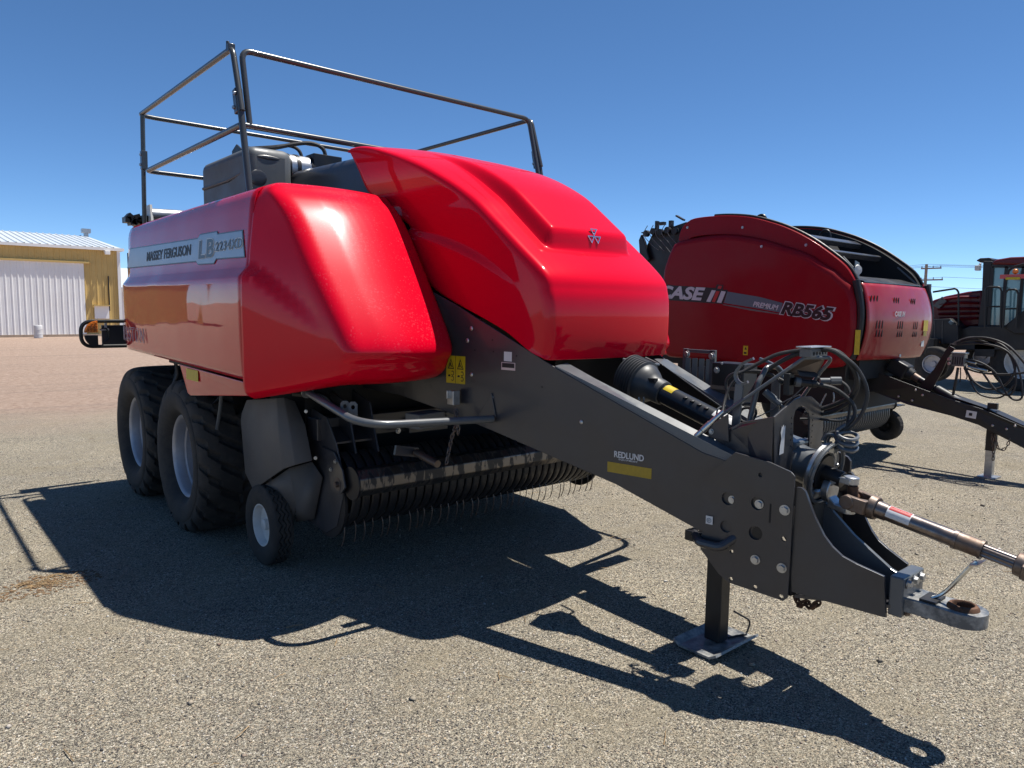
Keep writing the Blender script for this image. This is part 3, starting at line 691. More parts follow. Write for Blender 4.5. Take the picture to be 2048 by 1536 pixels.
side_text('model_letters_outline', 'LB', (-1.530, 5.111, 1.999), (-1.530, 4.798, 2.127), 'white_decal', bold=.05, lift=.0040, spacing=1.12)
side_text('model_letters', 'LB', (-1.530, 5.100, 2.001), (-1.530, 4.807, 2.121), 'slate_decal', bold=.022, lift=.0052, spacing=1.15)
side_text('model_number_outline', '2234XD', (-1.530, 4.792, 2.031), (-1.530, 4.313, 2.098), 'white_decal', bold=.030, lift=.0040, spacing=1.18)
side_text('model_number', '2234XD', (-1.530, 4.778, 2.035), (-1.530, 4.322, 2.092), 'slate_decal', bold=.006, lift=.0052, spacing=1.2)
side_text('brand_name', 'HESSTON', (-1.588, 7.114, 1.382), (-1.588, 6.313, 1.502), 'outline_print', bold=.0, lift=.003, up=-1.590, line=.011, spacing=1.12)
for o_ in pan.children:
    if o_.name.startswith('brand_name'):
        for v_ in o_.data.vertices: v_.co.x += .06 * max(0., (v_.co.y + ORG[1] - 6.85) / .35) ** 2 + .002 * max(0., (1.45 - v_.co.z) / .2)
a = (-1.580, 5.307, 1.181); decal('yellow_reflector_patch', V((-1.5785, a[1], a[2])), XD, ZD, .25, .075, 'yellow_decal', B)
# ---- drawbar: two tapering side plates with a folded top edge
def tx(y): return -.48 - .184 * (y - 2.75)
TN = unit((-1, -.184, 0))                       # outward normal of the right plate
top = [(-0.656, 3.709, 1.813), (-0.609, 3.452, 1.710), (-0.550, 3.131, 1.566), (-0.481, 2.756, 1.393), (-0.329, 1.928, 1.052), (-0.276, 1.641, 0.997)]
bot = [(-0.261, 1.560, 0.651), (-0.328, 1.925, 0.681), (-0.412, 2.379, 0.829), (-0.559, 3.178, 1.004), (-0.616, 3.487, 1.069), (-0.699, 3.938, 1.144)]
def rowp(u, v): return V((-1.929, 10.624, 5.182)) * 0
rear = [V((tx(4.3), 4.3, 1.16)), V((tx(4.3), 4.3, 1.55)), V((tx(3.95), 3.95, 1.75))]
for sg in (1, -1):
    m = V((sg, 1, 1)); P = [V(p) * m for p in top + bot + rear]; n = TN * V((sg, 1, 1))
    g = G(); g.prism(P, -n * .012); dp = build('drawbar_plate', g, 'charcoal', B, smooth=0, bevel=.003)
    # top flange folded inwards
    a, b = V((-0.481, 2.756, 1.393)), V((-0.329, 1.928, 1.052)); c = V((-0.272, 1.619, 0.989)); ins = V((.115, 0, 0))
    g = G(); g.prism([(a + V((.002,0,0))) * m, b * m, c * m, (c + ins * .9) * m, (b + ins) * m, (a + ins + V((0, .02, .01))) * m], (0, .004, .010)); build('top_flange', g, 'charcoal_light', dp, smooth=0, bevel=.003)  # lighter charcoal: sky sheen on the lit top put into the colour
    if sg == 1: plate_r = dp
# stickers and bolts on the plate
TXD = unit((.184, -1, 0)); 
def on_plate(u3): return V(u3) + TN * .001
s0 = V((-0.625, 3.537, 1.255)); s1 = V((-0.597, 3.387, 1.418)); w = hypot(s1[0]-s0[0], s1[1]-s0[1]); h = s1[2] - s0[2]
wsk = decal('warning_sticker', s0, TXD, ZD, w, h, 'yellow_decal', plate_r)
for k in range(2):
    o = s0 + TXD * (w * (.08 + .5 * k)) + ZD * h * .52; ww = w * .34; hh = h * .38
    g = G(); to = lambda a, b: o + TXD * a * ww + ZD * b * hh + TN * .0022
    g.prism([to(0,0), to(1,0), to(.5,1)], TN * .0005, [[to(.14,.09), to(.86,.09), to(.5,.82)]]); build('warning_triangle', g, 'ink', wsk, smooth=0)
    g = G(); g.tube([to(.3,.2), to(.45,.45), to(.6,.25), to(.72,.2)], .003, n=5); g.ball(to(.42,.52), .005, 8); build('warning_figure', g, 'ink', wsk, smooth=0)
    o2 = s0 + TXD * (w * (.10 + .5 * k)) + ZD * h * .08; to2 = lambda a, b: o2 + TXD * a * ww + ZD * b * hh + TN * .0022
    g = G()
    for q in (.25, .75): g.tube([to2(.7 + .2 * cos(t), q + .2 * sin(t)) for t in np.linspace(-2.4, 2.4, 12)], .0025, n=4)
    g.ball(to2(.2,.5), .009, 8, (1,1,.7)); build('warning_pictogram', g, 'ink', wsk, smooth=0)
build('sticker_line', G().prism([s0 + TXD * w * .49 + TN * .0022, s0 + TXD * w * .51 + TN * .0022, s0 + TXD * w * .51 + ZD * h + TN * .0022, s0 + TXD * w * .49 + ZD * h + TN * .0022], TN * .0004), 'ink', wsk, smooth=0)
a = V((-0.544, 3.100, 1.408)); b = V((-0.534, 3.045, 1.461)); decal('blank_label', a, TXD, ZD, hypot(*(b-a)[:2]), b[2]-a[2], 'white_decal', plate_r)
a = V((-0.548, 3.117, 1.359)); b = V((-0.530, 3.019, 1.402)); dpl = decal('data_plate', a, TXD, ZD, hypot(*(b-a)[:2]), b[2]-a[2], 'outline_print', plate_r); W_, H_ = hypot(*(b-a)[:2]), b[2]-a[2]
decal('data_plate_face', a + TXD * .006 + ZD * H_ * .32, TXD, ZD, W_ - .012, H_ * .58, 'ink', dpl, lift=.0025)
a = V((-0.420, 2.424, 0.886)); b = V((-0.375, 2.180, 0.978)); yw = hypot(*(b-a)[:2]); decal('yellow_reflector', a, TXD, ZD, yw, .052, 'yellow_reflector', plate_r)
a = V((-0.413, 2.386, 0.961)); b = V((-0.383, 2.222, 1.014)); lettering('dealer_name', 'REDLUND', V((-0.413, 2.386, 0.966)), TXD, ZD, hypot(*(b-a)[:2]), .032, 'white_decal', plate_r, bold=.025, lift=.003)
a = V((-0.408, 2.360, 0.952)); b = V((-0.389, 2.255, 0.964)); lettering('dealer_line', 'EQUIPMENT', V((-0.408, 2.360, 0.953)), TXD, ZD, hypot(*(b-a)[:2]), .010, 'white_decal', plate_r, bold=.015, lift=.003, spacing=1.25)
a = V((-0.322, 1.890, 0.729)); decal('white_label', a, TXD, ZD, .033, .038, 'white_decal', plate_r, lift=.020)
g = G(); q = a + TXD * .016 + ZD * .018 + TN * .022; g.tube(circ(q, .010, TXD, ZD, 16), .0012, n=4, closed=True); g.tube(circ(q, .004, TXD, ZD, 10), .001, n=4, closed=True); build('label_mark', g, 'slate_decal', plate_r)
for p, r in (((-0.589, 3.342, 1.582),.013), ((-0.594, 3.372, 1.512),.013), ((-0.588, 3.339, 1.316),.012), ((-0.560, 3.184, 1.196),.012), ((-0.560, 3.183, 1.110),.012), ((-0.450, 2.585, 1.121),.011)): 
    build('plug', G().lathe([(0,.005),(r*.6,.0045),(r,.002),(r,0)], V(p) + TN * .001, TN, 14), 'galvanised', plate_r)
for p in ((-0.560, 3.185, 1.522), (-0.558, 3.177, 1.457), (-0.584, 3.314, 1.459), (-0.496, 2.838, 1.283), (-0.577, 3.278, 1.632), (-0.528, 3.013, 1.441)):
    build('rivet_hole', G().cyl(V(p), V(p) + TN * .0015, .005, n=10), 'black_dark', plate_r)
# lower gusset of the bumper
g = G(); g.prism([V((-0.559, 3.181, 1.224)) + TN * .002, V((-0.553, 3.146, 1.085)) + TN * .002, V((-0.581, 3.298, 1.054)) + TN * .002], TN * .008); build('gusset', g, 'charcoal', plate_r, smooth=0, bevel=.002)
# ---- hitch head: thick cheek plates, curved horn plates, drawbar eye
hp = [(-0.285, 1.615, 1.053), (-0.269, 1.526, 1.025), (-0.266, 1.510, 1.008), (-0.266, 1.509, 0.939), (-0.266, 1.512, 0.474), (-0.270, 1.530, 0.456), (-0.314, 1.774, 0.476), (-0.323, 1.820, 0.506), (-0.339, 1.910, 0.601), (-0.341, 1.917, 0.638), (-0.338, 1.904, 0.686), (-0.342, 1.926, 0.914), (-0.314, 1.769, 1.076)]
holes_px = [((-0.318, 1.792, 0.862),.030),((-0.293, 1.659, 0.864),.030),((-0.318, 1.795, 0.732),.028),((-0.294, 1.662, 0.730),.031)]
small = [((-0.269, 1.528, 1.025),0),((-0.313, 1.765, 0.623),.009),((-0.312, 1.763, 0.495),.009),((-0.292, 1.652, 0.486),.009),((-0.271, 1.539, 0.473),.010),((-0.271, 1.540, 0.730),.011),((-0.292, 1.653, 0.992),.010)]
for sg in (1, -1):
    m = V((sg,1,1)); n = TN * m
    hs = [circ(V(p) * m, r, TXD * m, ZD, 18) for p, r in holes_px + small if r > 0]
    g = G(); g.prism([V(p) * m for p in hp], -n * .012, hs); hpo = build('hitch_cheek', g, 'charcoal', B, smooth=0, bevel=.002, seg=2)
    if sg == 1: cheek = hpo
    hn = [(-0.256, 1.511, 0.959), (-0.252, 1.490, 0.960), (-0.249, 1.475, 0.946), (-0.246, 1.459, 0.903), (-0.242, 1.436, 0.843), (-0.235, 1.398, 0.767), (-0.229, 1.366, 0.725), (-0.222, 1.328, 0.691), (-0.213, 1.279, 0.669), (-0.195, 1.179, 0.635)]
    # horn plates close in towards the eye
    def close_in(p):
        p = V(p); t = sstep(1.48, 1.10, p[1]) if False else max(0, min(1, (1.50 - p[1]) / .36)); p = p.copy(); x_t = -.245 + .135 * t; k = x_t / p[0]; return V((x_t, p[1], p[2]))
    lo = [(-0.192, 1.164, 0.463), (-0.257, 1.518, 0.497)]
    pr = [V(close_in(p)) for p in hn + lo]
    g = G(); g.prism([p * m for p in pr], V((.016 * sg, 0, 0))); build('horn_plate', g, 'charcoal', B, smooth=0, bevel=.002)
# bottom and mid web between the horns
z0 = .46; g = G(); g.prism([(-.23,1.5,.47),(.23,1.5,.47),(.10,1.14,.505),(-.10,1.14,.505)], (0,0,.014)); build('bottom_web', g, 'charcoal', B, smooth=0)
g = G(); g.prism([(-.01,1.50,.86),(-.01,1.36,.74),(-.01,1.20,.635),(-.01,1.13,.61),(-.01,1.13,.52),(-.01,1.5,.48)], (.02,0,0)); build('centre_web', g, 'charcoal_light', B, smooth=0, bevel=.002)
build('hitch_back_plate', G().prism([(-.25,1.52,.48),(.25,1.52,.48),(.25,1.55,.86),(-.25,1.55,.86)], (0,-.014,0)), 'black_paint', B, smooth=0)
# bolts on the cheek
for p, r in (((-0.272, 1.542, 0.857),.017),((-0.293, 1.656, 0.611),.016),((-0.272, 1.542, 0.601),.016)): hexbolt(cheek, V(p) + TN * .001, TN, r)
for p, r in (((-0.315, 1.775, 0.858),.014),((-0.293, 1.655, 0.860),.015)): hexbolt(cheek, V(p) - TN * .010, TN, r)
g = G(); g.cyl(V((-0.292, 1.653, 0.728)) - TN * .012, V((-0.292, 1.653, 0.728)) - TN * .03, .03, n=16); build('pin_end', g, 'black_paint', cheek)
for p, hgt in (((-0.284, 1.606, 0.789), .12),):
    build('slot', G().prism([V(p)+TN*.001, V(p)+TN*.001+TXD*.006, V(p)+TN*.001+TXD*.006+ZD*.085, V(p)+TN*.001+ZD*.085], TN*.0008), 'black_dark', cheek, smooth=0)
# eye
Zh = .52
hb = build('eye_block', G().prism([(-.105,1.165,.475),(.105,1.165,.475),(.105,1.165,.640),(-.105,1.165,.640)], (0,-.055,0)), 'charcoal_light', B, smooth=0, bevel=.006)  # lighter colour stands in for light on the top of the block
for x in (-.065, 0, .065): hexbolt(B, (x, 1.108, .612), (0,-1,0), .016)
for x in (-.06, .06): hexbolt(B, (x, 1.108, .492), (0,-1,0), .014, 'worn_steel')
def eye_outline(r0):
    P = [(-.085,1.112),(-.075,1.02)]
    for t in np.linspace(pi * .94, 2 * pi + pi * .06, 20): P.append((r0 * cos(t), .925 + r0 * sin(t)))
    return P + [(.075,1.02),(.085,1.112)]
g = G(); g.prism([(x, y, .498) for x, y in eye_outline(.086)], (0, 0, .055), [circ((0,.925,.498), .047, (1,0,0), (0,1,0), 24)]); eye = build('eye_bar', g, 'chipped_grey', B, smooth=30, bevel=.005)
build('eye_bushing', G().lathe([(.036,-.004),(.036,.066),(.040,.072),(.050,.070),(.056,.062),(.058,.054),(.047,.052),(.047,-.004)], (0,.925,.498), (0,0,1), 28), 'rust', eye)
build('wear_pad', G().box((-.005,1.035,.558), (.11,.06,.010)), 'black_paint', eye, smooth=0)
sup = build('shaft_support', G().tube([(-.01,1.035,.562),(.0,.99,.60),(.0,.905,.735),(.0,.893,.745)], .008, n=8, smooth=4), 'bright_zinc', B)
build('support_saddle', G().prism([(-.045,.905,.735),(.045,.905,.735),(.055,.87,.748),(-.055,.87,.748)], (0,0,.006)), 'bright_zinc', sup, smooth=0)
# ---- parking jack
jk = build('jack_leg', G().box((-.01,2.02,.36), (.082,.09,.66)), 'black_paint', B, smooth=0, bevel=.006)
build('jack_housing', G().box((-.01,2.02,.66), (.15,.16,.16)), 'charcoal', jk, smooth=0, bevel=.008)
g = G(); A = np.array([[(-.20 + .0, y, z) for y, z in ((2.15,.035),(2.11,.012),(1.93,.012),(1.89,.035))], [(.18, y, z) for y, z in ((2.15,.035),(2.11,.012),(1.93,.012),(1.89,.035))]]); g.grid(A); build('jack_foot', g, 'chipped_grey', jk, smooth=0, solid=.012)
build('jack_handle', G().tube(bent([(.05,1.985,.03),(.16,1.95,.03),(.20,1.95,.09),(.09,1.985,.16)], .03), .005, n=8), 'black_paint', jk)
build('hose_guard', G().tube(bent([V((-0.289, 1.985, 0.659)) , V((-0.373, 1.897, 0.643)), V((-0.355, 1.798, 0.641)), V((-0.298, 1.759, 0.686))], .05), .020, n=10), 'charcoal', B)
build('lock_box', G().box(V((-0.306, 1.966, 0.643)), (.04,.09,.05)), 'black_paint', B, smooth=0, bevel=.004)
# ---- driveline between tractor and gearbox, resting on the eye support
sh0 = V((0,1.33,.885)); sh1 = V((0,.735,.775)); D = unit(sh1 - sh0); L = np.linalg.norm(sh1 - sh0)
dv = build('drive_shaft', G().cyl(sh0 + D * .06, sh0 + D * .36, .034, n=24).cyl(sh0 + D * .055, sh0 + D * .10, .038, .036, n=24).cyl(sh0 + D * .36, sh0 + D * .375, .039, n=24), 'shaft_steel', B)
build('shaft_collar', G().cyl(sh0 + D * .375, sh0 + D * .455, .036, .035, n=24).cyl(sh0 + D * .455, sh0 + D * .465, .038, n=24), 'worn_steel', dv)
g = G(); pts = []; u_, w_, _ = basis(D)
for e in (sh0 + D * .46, sh1): 
    for k in range(40): t = 2 * pi * k / 40; r = .027 if k % 4 < 2 else .023; pts.append(e + (u_ * cos(t) + w_ * sin(t)) * r)
g.add(pts, [(k, (k + 1) % 40, 40 + (k + 1) % 40, 40 + k) for k in range(40)] + [tuple(range(39, -1, -1)), tuple(range(40, 80))]); build('splined_shaft', g, 'shaft_steel', dv, smooth=20)
def yoke(base, d, side, ln=.10, r=.036, m='worn_steel', par=None, name='yoke'):
    d = unit(d); side = unit(side - d * np.dot(V(side), d)); up = np.cross(d, side); g = G()
    g.cyl(base, base + d * .035, r, r * 1.05, n=20)
    for s in (-1, 1):
        P = [base + d * .025 + side * s * r * .3, base + d * .03 + side * s * r * 1.3, base + d * ln * .8 + side * s * r * 1.45, base + d * ln * 1.12 + side * s * r * 1.4, base + d * ln * 1.12 + side * s * r * .95, base + d * ln * .6 + side * s * r * .9]
        g.prism([p - up * r * .62 for p in P], up * r * 1.24)
        c = base + d * ln + side * s * r * .9; g.cyl(c, c + side * s * r * .62, r * .62, n=16)
    return build(name, g, m, par, smooth=30, bevel=.004)
jc = V((0,1.40,.905))
yoke(sh0 + D * .06, -D, (1, .0, 0), .105, .050, par=dv)
yk = yoke(jc + V((0,.10,.012)), (0,-1,-.06), (.0,.15,1), .105, .054, 'galvanised', par=dv)
g = G(); cc = jc + V((0,-.02,-.008)); g.cyl(cc - V((.05,0,0)), cc + V((.05,0,0)), .017, n=14).cyl(cc - V((0,0,.055)), cc + V((0,0,.055)), .022, n=16); build('cross_joint', g, 'rust', dv)
yoke(sh1 - D * .03, D, (1, 0, .2), .12, .044, par=dv)
lp = sh0 + D * .125; ln_ = unit(V((-.62, -.25, .74))); ln_ = unit(ln_ - D * np.dot(ln_, D)); lt_ = np.cross(D, ln_)
def wrap(name, d0, d1, a0, a1, r, m):
    A = [[lp + D * d + (ln_ * cos(t) + lt_ * sin(t)) * r for d in (d0, d1)] for t in np.linspace(a0, a1, 10)]
    g = G(); g.grid(np.array(A)); return build(name, g, m, dv, recalc=False)
wrap('danger_label', -.02, .075, -.75, 1.1, .0346, 'white_decal'); wrap('danger_banner', -.016, .071, -.62, .10, .0350, 'red_print')
sg_a = -.26; nn_ = ln_ * cos(sg_a) + lt_ * sin(sg_a); tt_ = np.cross(D, nn_)
lettering('danger_word', 'DANGER', lp + D * .062 + nn_ * .0352 + tt_ * .005, -D, -tt_, .068, .011, 'white_decal', dv, bold=.02, lift=.0012)
# ---- gearbox on the hitch head
gb = build('gearbox', G().lathe([(.0,.0),(.085,.0),(.095,.015),(.092,.05),(.082,.12),(.088,.17),(.098,.18),(.098,.20)], (0,1.72,1.03), (0,-1,-.20), 32), 'charcoal_light', B)
gd = unit((0,-1,-.20)); gc = V((0,1.72,1.03))
fl = build('gearbox_flange', G().lathe([(.075,.185),(.128,.185),(.135,.192),(.135,.206),(.128,.212),(.095,.212),(.085,.2)], gc, gd, 40), 'galvanised', gb)
for k in range(8):
    t = 2 * pi * k / 8 + .2; u_, w_, _ = basis(gd); hexbolt(gb, gc + gd * .213 + (u_ * cos(t) + w_ * sin(t)) * .112, gd, .009)
build('output_stub', G().cyl(gc + gd * .19, gc + gd * .30, .036, n=20).cyl(gc + gd * .2, gc + gd * .215, .08, n=24), 'black_paint', gb)
build('guard_ring', G().tube(circ(gc + gd * .225, .138, *basis(gd)[:2], 40), .009, n=8, closed=True), 'charcoal_light', gb)
build('gearbox_cap', G().box(gc + gd * .05 + V((0,0,.085)), (.13,.10,.035), Matrix.Rotation(.2, 3, 'X')), 'charcoal_light', gb, smooth=0, bevel=.01)
# safety chain bit under the hitch
def chain(name, pts, n, wire, ln, m, par):
    P = resample(curve([V(p) for p in pts], 8), n + 1); ob = None
    g = G(); k = []
    for t in np.linspace(0, 2 * pi, 13)[:-1]: k.append((cos(t) * ln * .30, 0, sin(t) * ln * .5 + math.copysign(ln * .12, sin(t)) * (abs(sin(t)) > .1)))
    g.tube(k, wire, n=6, closed=True); me = mesh_of(g, m, 40, org=(0,0,0), name='link')
    root = bpy.data.objects.new(name, None); COL.objects.link(root); root.parent = par
    for i in range(n):
        a, b = P[i], P[i + 1]; d = unit(b - a); q = Vector(d).to_track_quat('Z', 'Y').to_matrix() @ Matrix.Rotation((i % 2) * pi / 2 + .3, 3, 'Z')
        inst('link', me, root, (a + b) / 2, q)
    return root
chain('hitch_chain', [(0.050, 1.636, 0.358), (0.050, 1.614, 0.326), (0.060, 1.591, 0.346), (0.050, 1.565, 0.332), (0.050, 1.528, 0.364)], 8, .006, .036, 'rust', B)
# ---- inner driveline: ribbed black boot and shielded shaft up to the flywheel
s0 = V((0,2.66,1.335)); s1 = V((0,1.80,1.065)); D2 = unit(s1 - s0)
pr = [(.03,-.03)]
for i in range(7): h = .0 + i * .017; pr += [(.111, h), (.126, h + .005), (.126, h + .009), (.111, h + .015)]
pr += [(.112,.125),(.098,.155),(.085,.175),(.070,.195),(.066,.26),(.058,.265)]
bt = build('shaft_boot', G().lathe(pr, s0, D2, 40), 'boot_plastic', B, smooth=40)
build('shaft_tube', G().cyl(s0 + D2 * .22, s1, .054, n=28), 'shaft_plastic', B)
for k in range(4): 
    p = s0 + D2 * (.42 + .045 * k) + unit(V((-.55,-.2,.8))) * .0535; build('tube_dimple', G().ball(p, .014, 10, (1, 1, .5)), 'black_plastic', bt)
bn2 = unit(V((-.5, -.2, .85))); bn2 = unit(bn2 - D2 * np.dot(bn2, D2)); bt2_ = np.cross(D2, bn2)
def wrap2(name, d0, d1, a0, a1, r, m):
    A = [[s0 + D2 * d + (bn2 * cos(t) + bt2_ * sin(t)) * r for d in (d0, d1)] for t in np.linspace(a0, a1, 10)]
    g = G(); g.grid(np.array(A)); return build(name, g, m, bt, recalc=False)
wrap2('caution_label', .275, .335, -.8, .35, .0546, 'yellow_decal'); wrap2('serial_label', .60, .725, -.85, .45, .0546, 'white_decal')
for k in range(9): wrap2('barcode_bar', .63 + k * .007, .633 + k * .007, -.5, -.1, .0549, 'ink')
build('boot_window', G().box(s0 + D2 * .205 + V((-.045,-.01,.055)), (.03,.05,.02)), 'black_dark', bt, smooth=0)
chain('boot_chain', [(-0.080, 2.514, 1.230), (-0.080, 2.509, 1.184), (-0.080, 2.507, 1.146)], 7, .0022, .014, 'galvanised', B)
chain('boot_chain', [(-0.060, 2.496, 1.231), (-0.060, 2.498, 1.184), (-0.060, 2.493, 1.157)], 6, .0022, .014, 'galvanised', B)
build('flywheel', G().lathe([(0,-.05),(.30,-.05),(.33,-.03),(.33,.05),(.0,.05)], (0,2.98,1.36), (0,-1,-.25), 40), 'black_paint', B)
build('flywheel_guard', G().tube(bent([(.02,2.72,1.42),(.06,2.60,1.40),(.20,2.60,1.39),(.22,2.72,1.42)], .03), .009, n=8), 'charcoal_light', B)

# ---- hose stand and brackets above the hitch head
arch = [(-0.233, 1.620, 0.990), (-0.258, 1.620, 1.249), (-0.098, 1.620, 1.311), (-0.033, 1.620, 1.322), (0.060, 1.620, 1.316), (0.187, 1.620, 1.253), (0.189, 1.620, 1.114), (0.157, 1.620, 1.005), (0.117, 1.620, 0.941)]
slot = [(-0.082, 1.620, 1.072), (-0.094, 1.620, 1.232), (-0.080, 1.620, 1.263), (-0.055, 1.620, 1.276), (-0.019, 1.620, 1.278), (0.014, 1.620, 1.269), (0.045, 1.620, 1.241), (0.057, 1.620, 1.212), (0.066, 1.620, 1.054)]
hs = [slot]
for c in ((-0.112, 1.620, 1.231), (-0.109, 1.620, 1.206), (-0.111, 1.620, 1.182), (-0.108, 1.620, 1.157), (-0.110, 1.620, 1.132), (-0.107, 1.620, 1.104), (0.083, 1.620, 1.231), (0.082, 1.620, 1.205), (0.085, 1.620, 1.179), (0.083, 1.620, 1.153), (0.081, 1.620, 1.125), (0.080, 1.620, 1.097), (0.154, 1.620, 1.203)):
    hs.append(circ(c, .0042, (1,0,0), (0,0,1), 10))
g = G(); g.prism(arch, (0,.008,0), hs); ap = build('arch_plate', g, 'charcoal', B, smooth=0, bevel=.001)
wing = [(-0.258, 1.620, 1.249), (-0.233, 1.620, 0.990)]
xw, yw_ = wing[0][0], 1.62
def onw(p): return p
g = G(); wp = [(xw, 1.624, (-0.258, 1.620, 1.249)[2]), (xw, 1.624, .93), (-.215, 1.74, 1.00), (-.225, 1.93, 1.09), (-.222, 1.925, 1.125), (-.215, 1.80, 1.20)]
g.prism(wp, (.010, .004, 0)); build('arch_wing', g, 'charcoal', B, smooth=0, bevel=.002)
t0 = V((-0.205, 1.615, 1.087)); decal('torn_label', t0, (1,0,0), (0,0,1), 0, 0, 'white_decal', ap, poly=[(-.006,-.01),(.030,-.006),(.034,.118),(.024,.110),(.018,.122),(.010,.110),(.004,.118),(-.003,.09),(.005,.06),(-.003,.03)], lift=.0)
pp_ = [(-0.235, 1.965, 1.111), (-0.235, 1.962, 1.164), (-0.235, 1.866, 1.231), (-0.235, 1.854, 1.102), (-0.235, 1.889, 1.104)]
g = G(); g.prism(pp_, (.010,0,0)); sp_ = build('stand_foot', g, 'charcoal', B, smooth=0, bevel=.002); hexbolt(sp_, (-0.236, 1.947, 1.138), (-1,0,0), .010)
# bent rod carrying the hose tray
rod = [(-0.225, 1.961, 1.159), (-0.215, 1.926, 1.207), (-0.040, 1.614, 1.497), (0.090, 1.545, 1.499), (0.090, 1.601, 1.427), (0.090, 1.690, 1.290)]
build('hose_stand_rod', G().tube(bent(rod, .025), .0085, n=10), 'charcoal_light', B)
cb = V((0.030, 1.607, 1.520)); build('hose_clamp_block', G().box(cb, (.155,.055,.038)), 'charcoal_light', B, smooth=0, bevel=.003)
build('clamp_cover', G().box(cb + V((0,0,.026)), (.185,.075,.006)), 'galvanised', B, smooth=0, bevel=.002)
for k in range(5): build('clamp_hole', G().cyl(cb + V((-.05 + .027 * k, -.0285, -.002)), cb + V((-.05 + .027 * k, -.0275, -.002)), .009 - .0008 * k, n=12), 'black_dark', B)
g = G(); g.prism([(-0.020, 1.704, 1.447), (0.000, 1.626, 1.491), (0.090, 1.582, 1.490), (0.090, 1.610, 1.419), (-0.020, 1.717, 1.416)], (0,.006,-.004)); build('hose_tray', g, 'worn_steel', B, smooth=0)
# multi-pin sockets and plugs
sc_ = V((-0.020, 1.692, 1.372)); build('socket_plate', G().box(sc_, (.045,.03,.10)), 'black_plastic', B, smooth=0, bevel=.004)
p0 = V((-0.020, 1.669, 1.386)); p1 = V((0.050, 1.592, 1.375)); dd = unit(p1 - p0)
pg = build('plug', G().cyl(p0, p0 + dd * .035, .020, n=16).cyl(p0 + dd * .03, p0 + dd * .085, .017, n=10).cyl(p0 + dd * .08, p1, .019, .014, n=16), 'black_plastic', B)
build('plug_ring', G().cyl(p0 + dd * .008, p0 + dd * .03, .0215, n=16), 'plastic_grey', pg)
q0 = V((0.120, 1.614, 1.385)); q1 = V((0.180, 1.544, 1.388)); dd = unit(q1 - q0); build('plug', G().cyl(q0, q0 + dd * .05, .014, n=12).cyl(q0 + dd * .045, q1, .019, n=8), 'plastic_grey', B)
build('socket_flap', G().prism([(-0.020, 1.645, 1.431), (0.040, 1.588, 1.423), (0.040, 1.575, 1.406), (-0.020, 1.639, 1.413)], (0,.01,.008)), 'black_plastic', B, smooth=0)
q0 = V((-0.050, 1.793, 1.330)); q1 = V((-0.020, 1.703, 1.257)); dd = unit(q1 - q0); build('plug', G().cyl(q0, q0 + dd * .06, .017, .019, n=10).cyl(q0 + dd * .055, q0 + dd * .09, .016, n=8).cyl(q0 + dd * .09, q1, .006, n=8), 'plastic_grey', B)
q0 = V((-0.200, 1.910, 1.234)); q1 = V((-0.270, 2.016, 1.103)); dd = unit(q1 - q0); L_ = np.linalg.norm(q1 - q0)
ct = build('hose_coupling', G().cyl(q0, q0 + dd * L_ * .45, .012, .014, n=14).cyl(q0 + dd * L_ * .45, q0 + dd * L_ * .72, .016, n=14).cyl(q0 + dd * L_ * .74, q0 + dd * L_ * .95, .013, n=14).cyl(q0 + dd * L_ * .93, q1, .010, n=12), 'bright_zinc', B)
# uprights with hook arms
def ribbon(name, pts, w, th, up, m, par, sm=5):
    P = curve([V(p) for p in pts], sm) if sm else [V(p) for p in pts]; g = G(); A = []
    for i, p in enumerate(P):
        t = unit(P[min(i+1,len(P)-1)] - P[max(i-1,0)]); s = unit(up); n = unit(np.cross(t, s)); A.append([p + s*w/2 + n*th/2, p - s*w/2 + n*th/2, p - s*w/2 - n*th/2, p + s*w/2 - n*th/2])
    g.grid(np.array(A), closev=True); k = len(P); g.f += [(0,1,2,3), tuple((k-1)*4 + i for i in (3,2,1,0))]; g.mi += [0, 0]
    return build(name, g, m, par, smooth=40)
up1 = build('upright', G().bar((-0.170, 1.866, 1.074), (-0.150, 1.864, 1.365), .012, .042, (0,1,0)), 'charcoal_light', B, smooth=0, bevel=.003)
ribbon('hose_hook', [(-0.130, 1.810, 1.486), (-0.140, 1.857, 1.460), (-0.150, 1.885, 1.417), (-0.150, 1.878, 1.382), (-0.150, 1.851, 1.366), (-0.150, 1.821, 1.378)], .05, .012, (.9,.4,0), 'charcoal_light', B)
ribbon('hose_hook', [(0.060, 1.892, 1.475), (0.070, 1.833, 1.454), (0.080, 1.788, 1.420), (0.080, 1.773, 1.374)], .04, .010, (.9,.4,0), 'charcoal_light', B)
build('upright', G().bar((0.060, 1.798, 1.197), (0.060, 1.800, 1.377), .010, .045, (0,1,0)), 'charcoal_light', B, smooth=0, bevel=.003)
build('stand_tube', G().tube(bent([(-0.120, 1.842, 1.086), (-0.080, 1.809, 1.372), (-0.020, 1.806, 1.440), (0.050, 1.796, 1.447), (0.080, 1.777, 1.407)], .05), .013, n=12), 'charcoal_light', B)
